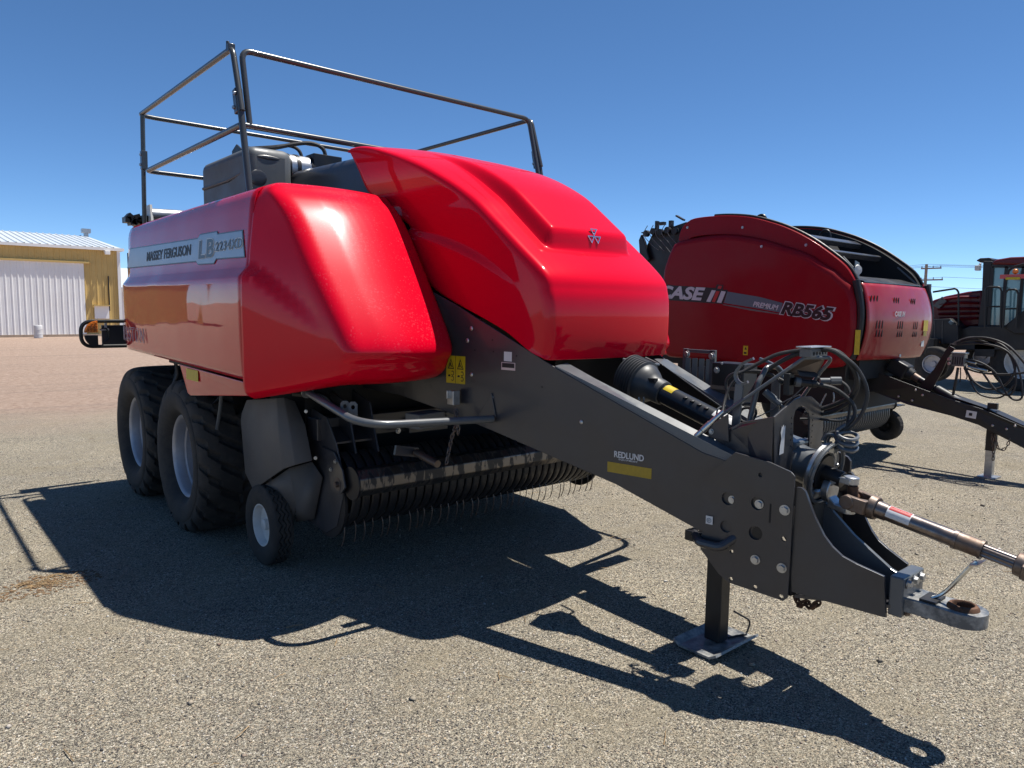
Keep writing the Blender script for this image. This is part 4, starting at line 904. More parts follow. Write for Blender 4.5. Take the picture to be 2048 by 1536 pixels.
# hoses
HM = 'rubber_hose'
def hose(pts, r, m=HM, name='hose'): return build(name, G().tube(pts, r, n=9, smooth=6), m, B)
hose([(-0.100, 1.906, 1.406), (-0.080, 1.879, 1.423), (-0.050, 1.836, 1.456), (-0.010, 1.762, 1.503), (0.020, 1.674, 1.526), (0.040, 1.613, 1.538), (0.070, 1.537, 1.529), (0.100, 1.461, 1.477), (0.120, 1.422, 1.417), (0.130, 1.403, 1.358), (0.130, 1.404, 1.304), (0.120, 1.424, 1.237), (0.100, 1.465, 1.184), (0.080, 1.534, 1.156)], .0090)
hose([(-0.050, 1.868, 1.306), (-0.020, 1.813, 1.416), (0.010, 1.720, 1.489), (0.030, 1.659, 1.515), (0.060, 1.556, 1.536), (0.090, 1.493, 1.496), (0.120, 1.458, 1.438), (0.140, 1.455, 1.384), (0.160, 1.487, 1.325), (0.170, 1.547, 1.286), (0.170, 1.612, 1.255), (0.150, 1.693, 1.223)], .0105)
hose([(0.030, 1.647, 1.511), (0.080, 1.533, 1.532), (0.130, 1.471, 1.462), (0.150, 1.451, 1.390), (0.160, 1.476, 1.315), (0.170, 1.559, 1.247), (0.170, 1.629, 1.222)], .0085)
hose([(0.050, 1.590, 1.375), (0.090, 1.532, 1.359), (0.120, 1.480, 1.317), (0.130, 1.453, 1.276), (0.120, 1.450, 1.232), (0.100, 1.472, 1.192), (0.080, 1.491, 1.130), (0.060, 1.510, 1.072), (0.040, 1.519, 1.037)], .0090)
hose([(0.180, 1.544, 1.385), (0.180, 1.510, 1.358), (0.170, 1.491, 1.305), (0.150, 1.486, 1.227), (0.130, 1.490, 1.153)], .0070)
hose([(-0.050, 1.983, 1.270), (-0.050, 2.001, 1.354), (-0.040, 1.970, 1.398), (-0.020, 1.891, 1.413), (0.000, 1.798, 1.404), (0.000, 1.721, 1.378)], .0075)
hose([(-0.050, 1.926, 1.409), (-0.030, 1.846, 1.421), (-0.010, 1.780, 1.406), (0.000, 1.733, 1.367)], .0065)
hose([(-0.180, 1.930, 1.202), (-0.120, 1.957, 1.278), (-0.080, 1.953, 1.348), (-0.050, 1.926, 1.392)], .0070)
hose([(-0.190, 1.922, 1.225), (-0.120, 1.996, 1.181), (-0.080, 2.020, 1.224), (-0.050, 1.995, 1.239)], .0045, 'plastic_grey')
hose([(-0.050, 1.939, 1.128), (-0.030, 1.936, 1.237), (-0.010, 1.889, 1.257), (0.000, 1.861, 1.218), (-0.000, 1.891, 1.166), (0.000, 1.946, 1.176), (0.000, 1.935, 1.227), (0.020, 1.880, 1.239)], .0065)
hose([(-0.020, 1.879, 1.182), (0.040, 1.812, 1.228), (0.060, 1.736, 1.288), (0.060, 1.676, 1.318)], .0030, 'plastic_grey')
hose([(0.020, 1.750, 1.242), (0.040, 1.690, 1.317), (0.060, 1.650, 1.367)], .0025, 'plastic_grey')
hose([(0.120, 1.701, 1.196), (0.160, 1.635, 1.201), (0.180, 1.538, 1.202), (0.190, 1.497, 1.222)], .006)
# coiled trailer cable
cc = V((0.060, 1.446, 1.144)); pts = [(0.100, 1.477, 1.199)]
for t in np.linspace(0, 2 * pi * 3.2, 64): k = t / (2 * pi * 3.2); pts.append(cc + V((.052 * cos(t + 1.2), .040 * sin(t + 1.2) , .030 - .080 * k + .016 * sin(t + 2.0))))
build('coiled_cable', G().tube(pts, .0085, n=8, smooth=2), 'charcoal_light', B)
cc = V((0.060, 1.513, 1.125)); pts = []
for t in np.linspace(0, 2 * pi * 3, 54): k = t / (2 * pi * 3); pts.append(cc + V((-.03 + .085 * k, .030 * cos(t), .034 * sin(t) - .012 * k)))
build('coiled_cable', G().tube(pts, .0065, n=8, smooth=2), 'charcoal_light', B)
chain('plug_chain', [(0.120, 1.582, 1.327), (0.120, 1.595, 1.298), (0.120, 1.607, 1.269)], 8, .0013, .010, 'galvanised', B)
chain('plug_chain', [(0.140, 1.557, 1.333), (0.140, 1.553, 1.313), (0.140, 1.555, 1.294)], 6, .0013, .010, 'galvanised', B)
# ---- step plates and control box on the far side of the drawbar
st = V((0.600, 2.713, 1.468)); st2 = V((0.600, 2.515, 1.469)); stb = V((0.600, 2.501, 1.169)); zt_, zb_ = st[2], stb[2]; ya, yb_ = st[1], st2[1]
sg_ = build('step_frame', G().box((.60, ya, (zt_ + zb_) / 2), (.02,.03,zt_ - zb_)).box((.60, yb_, (zt_ + zb_) / 2), (.02,.035,zt_ - zb_)).box((.60, (ya + yb_) / 2, zt_ - .012), (.02, ya - yb_, .02)), 'charcoal_light', B, smooth=0, bevel=.002)
for k in range(4):
    y = ya + (yb_ - ya) * (k + .5) / 4; w = (ya - yb_) / 4
    g = G(); g.prism([(.60, y + w * .42, zt_ - .03), (.585, y - w * .05, zt_ - .03), (.60, y - w * .42, zt_ - .03), (.60, y - w * .42, zb_), (.585, y - w * .05, zb_), (.60, y + w * .42, zb_)][0:6], (.006,.0,0)) if False else None
    g.box((.592, y, (zt_ + zb_) / 2 - .02), (.008, w * .62, zt_ - zb_ - .07), Matrix.Rotation(.5, 3, 'Z'))
    build('step_slat', g, 'charcoal_light', sg_, smooth=0)
for p in ((0.585, 2.693, 1.436), (0.585, 2.514, 1.434)): hexbolt(sg_, p, (-1,0,0), .016)
bx0 = V((0.400, 2.381, 1.413)); bx1 = V((0.400, 2.178, 1.426)); bz = (0.400, 2.366, 1.111)[2]
cbx = build('control_box', G().box((.46, (bx0[1] + bx1[1]) / 2, (bx0[2] + bz) / 2), (.14, bx0[1] - bx1[1], bx0[2] - bz)), 'black_paint', B, smooth=0, bevel=.006)
hexbolt(cbx, (0.388, 2.345, 1.371), (-1,0,0), .014); hexbolt(cbx, (0.388, 2.314, 1.410), (-1,0,0), .006)
build('box_strap', G().box((.387, (bx0[1] + bx1[1]) / 2, (0.390, 2.322, 1.274)[2]), (.006, bx0[1] - bx1[1], .022)), 'worn_steel', cbx, smooth=0)
# ---- front bumper tube and pickup latch
bt0 = (-1.330, 3.913, 1.204); b2 = V((-0.575, 3.159, 1.077))
tb = build('bumper_tube', G().tube(bent([bt0, (-1.37,3.215,1.105), tuple(b2)], .20, 10), .021, n=14), 'charcoal_light', B)
build('bumper_tube', G().tube(bent([(1.33,3.90,1.22), (1.315,3.22,1.105), (.575,3.13,1.09)], .20, 10), .021, n=14), 'charcoal_light', B)
build('step_board', G().box((.80,3.06,1.10), (.46,.12,.03)), 'charcoal', B, smooth=0, bevel=.004)
build('tube_flange', G().cyl(V(bt0) + V((0,.004,0)), V(bt0) + V((0,.016,.003)), .036, n=16), 'charcoal_light', tb)
for k, (u3) in enumerate(((-1.310, 3.508, 1.120), (-1.290, 3.457, 1.119))):
    c = V(u3) + V((0,0,.035)); P = [c + V((0,-.024,-.035)), c + V((0,.024,-.035)), c + V((0,.024,.028)), c + V((0,.012,.042)), c + V((0,-.012,.042)), c + V((0,-.024,.028))]
    P = [V((q[0], q[1], q[2])) for q in P]; Rr = Matrix.Rotation(.9, 3, 'Z'); P = [c + V(Rr @ Vector(q - c)) for q in P]
    g = G(); nn = V(Rr @ Vector((.006,0,0))); g.prism(P, nn, [[c + V(Rr @ Vector((0, .010 * cos(t), .012 + .012 * sin(t)))) for t in np.linspace(0, 2*pi, 13)[:-1]]]); build('clevis_ear', g, 'charcoal_light', tb, smooth=0, bevel=.001)
sd = V((-0.950, 3.290, 1.069)); build('tube_saddle', G().box(sd + V((0,-.01,.014)), (.13,.05,.012)).box(sd + V((0,-.034,.0)), (.10,.006,.03)), 'charcoal', tb, smooth=0, bevel=.002)
br_ = V((-0.660, 3.417, 1.179)); lb = build('chain_bracket', G().box(br_ + V((0,.0,0)), (.05,.06,.085)).box(br_ + V((-.035,.0,.02)), (.03,.012,.05)), 'galvanised', B, smooth=0, bevel=.004)
chain('lift_chain', [(-0.680, 3.369, 1.118), (-0.700, 3.336, 1.031), (-0.720, 3.342, 0.974), (-0.750, 3.334, 0.892), (-0.780, 3.316, 0.823)], 15, .0036, .030, 'worn_steel', B)
chain('lift_chain', [(-0.680, 3.359, 1.108), (-0.690, 3.326, 1.046), (-0.700, 3.316, 0.981)], 6, .0034, .028, 'worn_steel', B)
# ---- pickup
Yr, Zr = 3.82, .655
g = G(); A = []
for x in (-1.10, 1.10):
    A.append([(x, Yr + .088 * cos(t), Zr + .088 * sin(t)) for t in np.linspace(0, 2 * pi, 9)[:-1] + pi / 8])
g.grid(np.array(A), closev=True); g.f += [tuple(range(8)), tuple(range(15, 7, -1))]; g.mi += [0, 0]
wg = build('wind_guard_roller', g, 'worn_paint', B, smooth=0, bevel=.006)
build('roller_disc', G().cyl((-1.112, Yr, Zr), (-1.100, Yr, Zr), .10, n=24), 'black_paint', wg)
sh_l = V((-1.130, 3.936, 0.633)); build('roller_bearing', G().cyl(sh_l + V((-.03,0,0)), sh_l + V((.06,0,0)), .018, n=12).cyl(sh_l + V((-.012,0,0)), sh_l, .040, n=16), 'worn_steel', wg)
ra = V((-0.800, 3.599, 0.840)); rbb = V((-0.800, 3.376, 0.809)); build('tension_spring', G().cyl(ra, rbb, .022, n=16), 'worn_steel', wg)
build('spring_bracket', G().box(ra + V((-.05,.03,.01)), (.16,.02,.06), Matrix.Rotation(.2, 3, 'Y')), 'charcoal', wg, smooth=0, bevel=.003)
# wind-guard side arm with its bolts
arm = [(-1.140, 4.150, 0.831), (-1.140, 3.977, 0.821), (-1.140, 3.877, 0.731), (-1.140, 3.842, 0.629), (-1.140, 3.893, 0.582), (-1.140, 4.009, 0.567), (-1.140, 4.065, 0.697)]
g = G(); g.prism(arm, (.012,0,0)); ar = build('guard_arm', g, 'charcoal', B, smooth=0, bevel=.003)
for p in ((-1.142, 3.955, 0.770), (-1.142, 4.015, 0.710)): hexbolt(ar, p, (-1,0,0), .010)
# stripper bands: curved strips standing side by side
NB = 34; bw = 2.2 / NB; Yc_, Zc_ = 4.12, .56
def band_mesh():
    g = G(); A = []
    for t in np.linspace(radians(112), radians(262), 15):
        r = .265 + .035 * max(0, cos(t - radians(140))); y, z = cos(t) * r * 1.0, sin(t) * r * .92
        A.append([(-bw * .40, y + .012, z), (-bw * .40, y, z), (-bw * .30, y - .006, z), (bw * .30, y - .006, z), (bw * .40, y, z), (bw * .40, y + .012, z)])
    g.grid(np.array(A)); return mesh_of(g, 'black_plastic', 40, org=(0,0,0), recalc=False, name='stripper_band')
bm_ = band_mesh(); reel = build('pickup_reel', G().cyl((-1.10, Yc_, Zc_), (1.10, Yc_, Zc_), .17, n=24), 'black_dark', B)
for i in range(NB): inst('stripper_band', bm_, reel, (-1.1 + bw * (i + .5), Yc_, Zc_))
tm = G(); tm.tube([(0,0,0),(.0,-.05,-.06),(.004,-.085,-.13),(.006,-.075,-.20),(.004,-.055,-.245)], .0032, n=6, smooth=4); tme = mesh_of(tm, 'worn_steel', 40, org=(0,0,0), name='tine')
for i in range(NB + 1): inst('tine', tme, reel, (-1.1 + bw * i, Yc_ - .10 + random.uniform(-.01,.01), .49 + random.uniform(-.008,.008)), Matrix.Rotation(random.uniform(-.07,.07), 3, 'Y') @ Matrix.Rotation(random.uniform(-.08,.05), 3, 'X'))
tm2 = G(); tm2.tube([(0,0,0),(0,-.10,.02),(.003,-.17,-.01)], .0032, n=6, smooth=4); tme2 = mesh_of(tm2, 'worn_steel', 40, org=(0,0,0), name='tine')
# pickup frame behind the guard
build('pickup_beam', G().box((0,4.25,.93), (2.3,.14,.14)), 'charcoal', B, smooth=0, bevel=.006)
build('beam_cover', G().box((-.35,4.15,.90), (.32,.05,.10)).box((.4,4.17,.92), (1.2,.05,.10)), 'charcoal', B, smooth=0, bevel=.006)
g = G()
for x, y0 in ((-1.0,4.05),(-.86,4.02)): g.prism([(x, y0 + .25, 1.16), (x, y0 + .02, 1.10), (x, y0 - .08, .80), (x, y0, .72), (x, y0 + .25, .78)], (.012,0,0))
build('pickup_bracket', g, 'charcoal', B, smooth=0, bevel=.003)
build('deflector_plate', G().prism([(-1.12,4.02,.86),(-.84,4.02,.86),(-.84,4.3,.98),(-1.12,4.3,.98)], (0,0,.012)), 'charcoal', B, smooth=0)
build('feed_chute', G().prism([(-1.15,4.35,.45),(-1.15,4.35,1.2),(-1.15,4.9,1.2),(-1.15,4.9,.45)], (2.3,0,0)), 'black_dark', B, smooth=0)
for x in (-.85, -.6, .7): hexbolt(B, (x, 4.122, .88), (0,-1,0), .014)
build('auger_box', G().box((-.72,3.62,1.03), (.22,.12,.09), Matrix.Rotation(.2,3,'Z')), 'plastic_grey', B, smooth=0, bevel=.006)
g = G(); g.tube(bent([(-1.25,4.3,1.16),(-1.1,4.2,1.14),(-.98,4.2,1.0),(-.95,4.25,.85)], .08), .028, n=10); build('drive_tube', g, 'black_paint', B)
# side shields of the pickup: faceted outer skin (right side) and its mirror
for sg in (1, -1):
    m = V((sg,1,1))
    outer = [(-1.345, 4.824, 1.067), (-1.345, 4.921, 0.967), (-1.345, 4.943, 0.916), (-1.345, 4.884, 0.558), (-1.345, 4.746, 0.467)]
    crease = [(-1.345, 4.249, 0.698), (-1.350, 4.288, 0.906), (-1.345, 4.326, 1.131)]; fx = [(-1.190, 4.166, 0.746), (-1.200, 4.236, 0.960), (-1.220, 4.339, 1.102)]; mid = [(-1.300, 4.175, 0.730), (-1.305, 4.228, 0.934), (-1.305, 4.307, 1.133)]
    g = G(); g.add([V(p) * m for p in outer + crease], [tuple(range(8))]); g.add([V(p) * m for p in crease + mid], [(0,1,4,3),(1,2,5,4)]); g.add([V(p) * m for p in mid + fx], [(0,1,4,3),(1,2,5,4)])
    us = build('side_shield', g, 'shield_grey', B, smooth=22, solid=.008, bevel=.004)
    L0 = [(-1.330, 4.769, 0.446), (-1.300, 4.264, 0.693), (-1.240, 4.307, 0.432), (-1.220, 4.409, 0.316), (-1.250, 4.702, 0.288)]; L1 = [(-1.300, 4.264, 0.693), (-1.170, 4.216, 0.725), (-1.140, 4.135, 0.637), (-1.140, 4.263, 0.342), (-1.200, 4.401, 0.301), (-1.240, 4.307, 0.432)]
    g = G(); g.add([V(p) * m for p in L0], [(0,1,2,3,4)]); g.add([V(p) * m for p in L1], [(0,1,2,3,4,5)])
    build('lower_shield', g, 'shield_grey', us, smooth=20, solid=.006)
    # inner end disc of the pickup
    g = G(); pl_ = [(3.98,.88),(3.90,.70),(3.90,.55),(3.98,.36),(4.12,.285),(4.4,.30),(4.5,.6),(4.3,1.05),(4.1,1.02)]; g.prism([(-1.125 * sg, y, z) for y, z in pl_], (.008 * sg,0,0)); build('end_plate', g, 'charcoal', B, smooth=0, bevel=.002)
    build('end_drum', G().cyl((-1.12 * sg, 4.12, .50), (-1.10 * sg, 4.12, .50), .24, n=28), 'black_paint', B)
for p in ((-1.200, 4.226, 1.047), (-1.190, 4.221, 0.784), (-1.170, 4.166, 0.759)): hexbolt(us, p, (-.6,-.8,0), .008)
# ---- gauge wheels
def tyre(R, w, rr, n=48, grooves=None, lug=None):
    g = G(); hw = w / 2
    prof = [(rr, -hw*.70),(rr + (R-rr)*.10, -hw*.86),(rr + (R-rr)*.38, -hw*1.0),(rr + (R-rr)*.62, -hw*1.0),(rr + (R-rr)*.86, -hw*.93),(R*.985, -hw*.80)]
    if grooves:
        cr = []
        k = len(grooves)
        for c in grooves: cr += [(R, (c-.07)*hw), (R - .012, (c-.04)*hw), (R - .012, (c+.04)*hw), (R, (c+.07)*hw)]
        cr = [(R, -hw*.72)] + cr + [(R, hw*.72)]
    else: cr = [(R, -hw*.72),(R*1.004, 0),(R, hw*.72)]
    prof += cr + [(r, -h) for r, h in prof[::-1]]
    u = []; vs = []; m = len(prof)
    for i in range(n):
        t = 2 * pi * i / n
        for r, h in prof:
            z = h + (.010 * sin(t * 24) if grooves and r > R - .02 and abs(h) < hw*.7 else 0); vs.append((z, cos(t) * r, sin(t) * r))
    fs = [(i*m+q, ((i+1)%n)*m+q, ((i+1)%n)*m+q+1, i*m+q+1) for i in range(n) for q in range(m-1)]
    g.add(vs, fs); return g
def small_wheel(par, c, R, w, rr, rim, name='gauge_wheel', yaw=0., grooves=(-.42,0,.42)):
    c = V(c); Rm = Matrix.Rotation(yaw, 3, 'Z')
    tm_ = mesh_of(tyre(R, w, rr, 96, grooves), 'rubber', 40, org=(0,0,0), name='tyre'); root = inst(name, tm_, par, c, Rm)
    hw = w / 2; g = G(); g.lathe([(rr*1.02,-hw*.72),(rr*1.04,-hw*.80),(rr*.98,-hw*.80),(rr*.93,-hw*.55),(rr*.90,-hw*.10),(rr*.45,-hw*.02),(rr*.30,-hw*.15),(rr*.26,-hw*.15)], (0,0,0), (1,0,0), 40)
    g.lathe([(rr*.27,.0),(rr*.27,-hw*.55),(rr*.22,-hw*.62),(0,-hw*.62)], (0,0,0), (1,0,0), 20)
    me = mesh_of(g, rim, 40, org=(0,0,0), recalc=False, name='rim'); o = bpy.data.objects.new('rim', me); COL.objects.link(o); o.parent = root
    return root
gw = small_wheel(B, (-1.30,4.60,.262), .265, .135, .135, 'rim_white')
build('wheel_arm', G().bar((-1.20,4.60,.27), (-1.19,4.9,.62), .03, .07), 'black_paint', B, smooth=0, bevel=.004)
build('wheel_axle', G().cyl((-1.30,4.60,.262), (-1.18,4.60,.262), .02, n=12), 'black_paint', B)
# ---- tandem wheels
def big_tyre(R=.585, w=.60, rr=.300):
    g = G(); hw = w / 2; NT = 320
    side = [(rr,-hw*.70),(rr+.012,-hw*.76),(rr+.016,-hw*.80),(rr+.030,-hw*.84),(rr+.034,-hw*.87),(rr+.07,-hw*.955),(rr+.11,-hw*.992),(rr+.15,-hw*1.0),(rr+.178,-hw*.992),(rr+.186,-hw*.975)]
    NX = 56; vs = []; r0 = rr + .192
    for i in range(NT):
        t = 2 * pi * i / NT; row = list(side)
        for k in range(NX):
            s = -1 + 2 * k / (NX - 1); a_ = abs(s)
            x = math.copysign(hw * (.97 * (1 - (1 - min(1, a_)) ** 1.35)), s); crown = r0 + (R - r0) * (1 - a_ ** 5.0) ** .55 - .006 * a_
            # diagonal lugs, stepped once on their way to the shoulder
            zig = 1.15 * a_ + (.20 if a_ > .42 else 0) + (.20 if a_ > .72 else 0)
            ph = (t * 19 / (2 * pi) + zig + (.5 if s > 0 else 0)) % 1.0
            e = min(ph, .34 - ph) / .06 if ph < .34 else 0
            dep = .034 * max(0, min(1, e)) * min(1, (1.02 - a_) / .10)
            row.append((crown - dep, x))
        row += [(r, -h) for r, h in side[::-1]]
        vs.append([(h, cos(t) * r, sin(t) * r) for r, h in row])
    g.grid(np.array(vs), closeu=True); return mesh_of(g, 'rubber', 32, org=(0,0,0), recalc=False, name='tyre')
def big_rim(rr=.300, hw=.30):
    g = G(); g.lathe([(rr*1.0,-hw*.70),(rr*1.045,-hw*.74),(rr*1.055,-hw*.765),(rr*1.03,-hw*.78),(rr*.985,-hw*.75),(rr*.955,-hw*.70),(rr*.95,-hw*.50),(rr*.90,-hw*.47),(rr*.895,-hw*.16),(rr*.845,-hw*.13),(rr*.84,hw*.08),(rr*.80,hw*.18),(rr*.62,hw*.16),(rr*.56,hw*.08),(rr*.50,hw*.08),(rr*.48,hw*.12),(0,hw*.12)], (0,0,0), (1,0,0), 64)
    g.lathe([(rr*.42,hw*.12),(rr*.40,-hw*.10),(rr*.33,-hw*.16),(0,-hw*.16)], (0,0,0), (1,0,0), 24)
    return mesh_of(g, 'rim_silver', 35, org=(0,0,0), recalc=False, name='rim')
bt_, brm = big_tyre(), big_rim(); nut = G(); nut.cyl((0,0,0), (-.03,0,0), .016, n=6); nutm = mesh_of(nut, 'galvanised', 20, org=(0,0,0), name='wheel_nut')
def arc_text(root, s, R, a0, da, x, size):
    for i, ch in enumerate(s):
        if ch == ' ': continue
        me = textmesh(ch, size, .01, ext=.001); co = np.zeros(len(me.vertices)*3); me.vertices.foreach_get('co', co); co = co.reshape(-1,3); co[:,0] -= size*.3
        a = a0 - da * i; d = V((0, -cos(a), sin(a))); tdir = V((0, -sin(a), -cos(a)))   # seen from -x
        tdir = V((0, -sin(a), -cos(a))); P = (d * R) + co[:,0:1] * V((0, -d[2], d[1])) + co[:,1:2] * d + V((x, 0, 0)) - co[:,2:3] * V((1,0,0))
        me.vertices.foreach_set('co', P.ravel()); me.materials.clear(); me.materials.append(MATS['rubber']); me.update()
        o = bpy.data.objects.new('sidewall_letter', me); COL.objects.link(o); o.parent = root
for wx, first in ((-1.262, True), (1.262, False)):
    for wy in (5.70, 7.03):
        Rm = Matrix.Rotation(random.random() * 6, 3, 'X'); 
        if not first: Rm = Matrix.Rotation(pi, 3, 'Z') @ Rm
        r = inst('tandem_wheel', bt_, B, (wx, wy, .560), Rm)
        o = bpy.data.objects.new('rim', brm); COL.objects.link(o); o.parent = r
        for k in range(10): q = bpy.data.objects.new('wheel_nut', nutm); COL.objects.link(q); q.parent = r; q.location = (.02, .135 * cos(2*pi*k/10), .135 * sin(2*pi*k/10))
        if first: arc_text(r, 'FLOTATION', .45, 2.4, .13, -.2505, .05) if False else None
build('axle_beam', G().box((0,6.36,.72), (1.6,.22,.22)).box((-.8,6.36,.62), (.16,1.6,.16)).box((.8,6.36,.62), (.16,1.6,.16)).cyl((-1.2,5.70,.56), (1.2,5.70,.56), .07, n=14).cyl((-1.2,7.03,.56), (1.2,7.03,.56), .07, n=14), 'black_paint', B, smooth=30)
build('wheel_fender', G().tube(bent([(-1.450, 5.443, 1.053), (-1.420, 5.433, 0.990), (-1.400, 5.334, 0.981), (-1.400, 5.173, 1.052)], .04), .010, n=8), 'black_paint', B)
build('hose_end', G().tube([(-1.420, 5.082, 1.087), (-1.420, 5.121, 0.971), (-1.420, 5.194, 0.827)], .013, n=8), 'plastic_grey', B)
g = G()
for k in range(6): a = V((-1.35 + .03 * k, 6.35 + .12 * k, 1.22)); g.tube([a, a + V((.02,.03,-.10)), a + V((-.02,.06,-.20 - .02 * (k % 3)))], .010, n=6, smooth=4)
build('brake_hoses', g, 'rubber_hose', B)
build('brake_tank', G().cyl((-1.25,6.2,1.12), (-.8,6.2,1.12), .10, n=20), 'rim_white', B)
# ---- top railing
RX, RY0, RY1, ZT, ZL = 1.32, 4.98, 7.22, 3.375, 2.865
rt = .0195
def tubeo(name, P, r=rt, m='rail_paint', par=B, rad=.08): return build(name, G().tube(bent(P, rad), r, n=14), m, par)
for sg in (-1, 1):
    x = RX * sg
    tubeo('side_rail', [(x, 4.84, 2.96), (x, RY0 - .02, ZT), (x, RY1, ZT), (x*.94 if sg < 0 else x*.94, RY1 + .02, ZT)] if False else [(x, 4.845, 2.95), (x, 4.985, ZT), (x, RY1 + .06, ZT), (x * .9, RY1 + .08, ZT)])
    tubeo('side_rail', [(x, 4.86, ZL), (x, RY1 - .12, ZL), (x * .93, RY1 - .10, ZL)], rt * 1.05)
    tubeo('rail_post', [(x, 4.885, 3.05), (x, 4.73, 2.36)], rt * 1.12)
    tubeo('rail_post', [(x, RY1 - .03, ZT), (x, 7.26, 2.40)], rt)
    for (y, z) in ((4.905, 3.02), (7.13 + .07, 2.97)):
        hb_ = build('rail_hinge', G().box((x - .022 * 0, y, z), (.05,.055,.16), Matrix.Rotation(-.22 if y < 6 else .03, 3, 'X')), 'rail_paint', B, smooth=0, bevel=.004)
        for dz in (-.04, .045): hexbolt(hb_, (x + .027 * (-1), y - dz * .2, z + dz), (-1,0,0), .011)
tubeo('front_gate_rail', [(-RX + .055, 4.86, ZL), (-RX + .045, 4.95, ZT - .01), (RX - .06, 4.95, ZT - .01), (RX - .055, 4.80, 2.80)], rt, rad=.07)
tubeo('front_gate_rail', [(-RX + .02, 4.86, ZL), (RX - .09, 4.86, ZL)], rt)
tubeo('rear_rail', [(-RX * .9, RY1 + .08, ZT), (RX * .9, RY1 + .08, ZT)], rt)
tubeo('rear_rail', [(-RX * .93, RY1 - .10, ZL), (RX * .93, RY1 - .10, ZL)], rt)
build('rail_corner_bracket', G().box((-RX, 5.02, ZT + .008), (.045,.05,.05)).cyl((-RX - .01, 5.04, ZT + .02), (-RX - .01, 5.04, ZT + .055), .012, n=8), 'rail_paint', B, smooth=30, bevel=.003)
# ---- tank, blower and hoses on the deck
def rbox(name, lo, hi, m, bev, par=B):
    lo = V(lo); hi = V(hi); return build(name, G().box((lo + hi) / 2, hi - lo), m, par, smooth=45, bevel=bev, seg=4)
tk = rbox('oil_tank', (-1.02,5.55,2.40), (-.66,6.62,2.90), 'plastic_grey', .07)
for k, y in enumerate((6.3,)):
    build('tank_rib', G().tube([(-1.022, 6.55, 2.68), (-1.022, 5.95, 2.68), (-1.0, 5.57, 2.72)], .014, n=8), 'plastic_grey', tk)
build('tank_recess', G().ball((-.94,5.552,2.66), .07, 16, (1.0,.10,.9)), 'charcoal', tk)
build('tank_recess', G().ball((-.86,5.552,2.82), .08, 16, (1.2,.10,.22)), 'charcoal', tk)
build('tank_cap', G().prism([(-.90,6.0,2.88),(-.90,6.2,2.88),(-.90,6.2,2.96),(-.90,6.1,3.0),(-.90,6.0,2.95)], (.012,0,0)).prism([(-.80,6.0,2.88),(-.80,6.2,2.88),(-.80,6.2,2.96),(-.80,6.1,3.0),(-.80,6.0,2.95)], (.012,0,0)), 'black_paint', tk, smooth=0)
bl = build('blower_drum', G().cyl((-.72,5.75,2.80), (.3,5.75,2.80), .11, n=28), 'galvanised', B)
for x in (-.66, -.58, -.46): build('drum_band', G().cyl((x, 5.75, 2.80), (x + .03, 5.75, 2.80), .115, n=28), 'black_paint', bl)
build('valve_block', G().box((-.32,5.72,2.86), (.25,.16,.14)), 'black_paint', B, smooth=0, bevel=.004)
build('deck_hose', G().tube([(-.86,5.9,2.93),(-.72,5.8,2.95),(-.55,5.75,3.0),(-.42,5.72,3.02),(-.33,5.70,2.98),(-.31,5.69,2.86)], .016, n=10, smooth=6), 'rubber_hose', B)
build('deck_hose', G().tube([(-.86,5.95,2.95),(-.7,5.85,2.97),(-.58,5.8,2.99),(-.50,5.78,2.95),(-.48,5.76,2.82)], .014, n=10, smooth=6), 'rubber_hose', B)
build('hose_fitting', G().cyl((-.31,5.69,2.80), (-.31,5.69,2.88), .022, n=8), 'bright_zinc', B)
for u3 in ((-0.659, 5.700, 2.849), (-0.481, 5.700, 2.857)): build('deck_washer', G().cyl(V(u3) + V((0,-.004,0)), V(u3) + V((0,.004,0)), .026, n=20).cyl((u3[0], 5.7, u3[2] - .08), (u3[0], 5.7, u3[2] - .01), .008, n=6), 'galvanised', B)
build('rear_roller', G().cyl((-1.24,7.34,2.51), (-.55,7.34,2.53), .062, n=24), 'galvanised', B)
build('roller_bracket', G().prism([(-1.26,7.25,2.36),(-1.26,7.43,2.36),(-1.26,7.40,2.60),(-1.26,7.30,2.60)], (.02,0,0)), 'rim_white', B, smooth=0)
kt = V((-1.368, 7.420, 2.456)); g = G()
for k in range(9): g.box(kt + V((-.06 + .02 * k, .0, .03 * sin(k * 1.9))), (.05,.12,.05), Matrix.Rotation(k * .7, 3, 'Y'))
build('knotter_gears', g, 'black_paint', B, smooth=0)
# ---- rear light bracket
la = V((-1.816, 7.620, 1.420)); zc = ((-1.641, 7.620, 1.552)[2] + (-1.652, 7.620, 1.279)[2]) / 2; hh = ((-1.641, 7.620, 1.552)[2] - (-1.652, 7.620, 1.279)[2]) / 2 - .02; xl = la[0] + .015
lt = build('light_guard', G().tube(bent([(-1.30,7.62,zc + hh), (xl,7.62,zc + hh), (xl,7.62,zc - hh), (-1.30,7.62,zc - hh)], .10, 10), .017, n=10), 'black_plastic', B)
build('light_board', G().box((-1.42,7.64,zc - .02), (.42,.02,hh * 1.7)), 'charcoal', lt, smooth=0, bevel=.004)
def halfdisc(cx_, cz_, r, s, m, nm):
    g = G(); P = [(cx_ + r * cos(t), 7.60, cz_ + r * sin(t)) for t in (np.linspace(pi/2, pi, 14) if s > 0 else np.linspace(pi, 1.5*pi, 14))] + [(cx_, 7.60, cz_)]; g.prism(P, (0,.03,0)); return build(nm, g, m, lt, smooth=0, bevel=.004)
am = halfdisc(xl + .135, zc + .012, .11, 1, 'amber', 'amber_lamp'); halfdisc(xl + .135, zc - .012, .11, -1, 'black_plastic', 'rear_reflector_back')
led = G(); led.ball((0,0,0), .010, 8); ledm = mesh_of(led, 'amber', 40, org=(0,0,0), name='led')
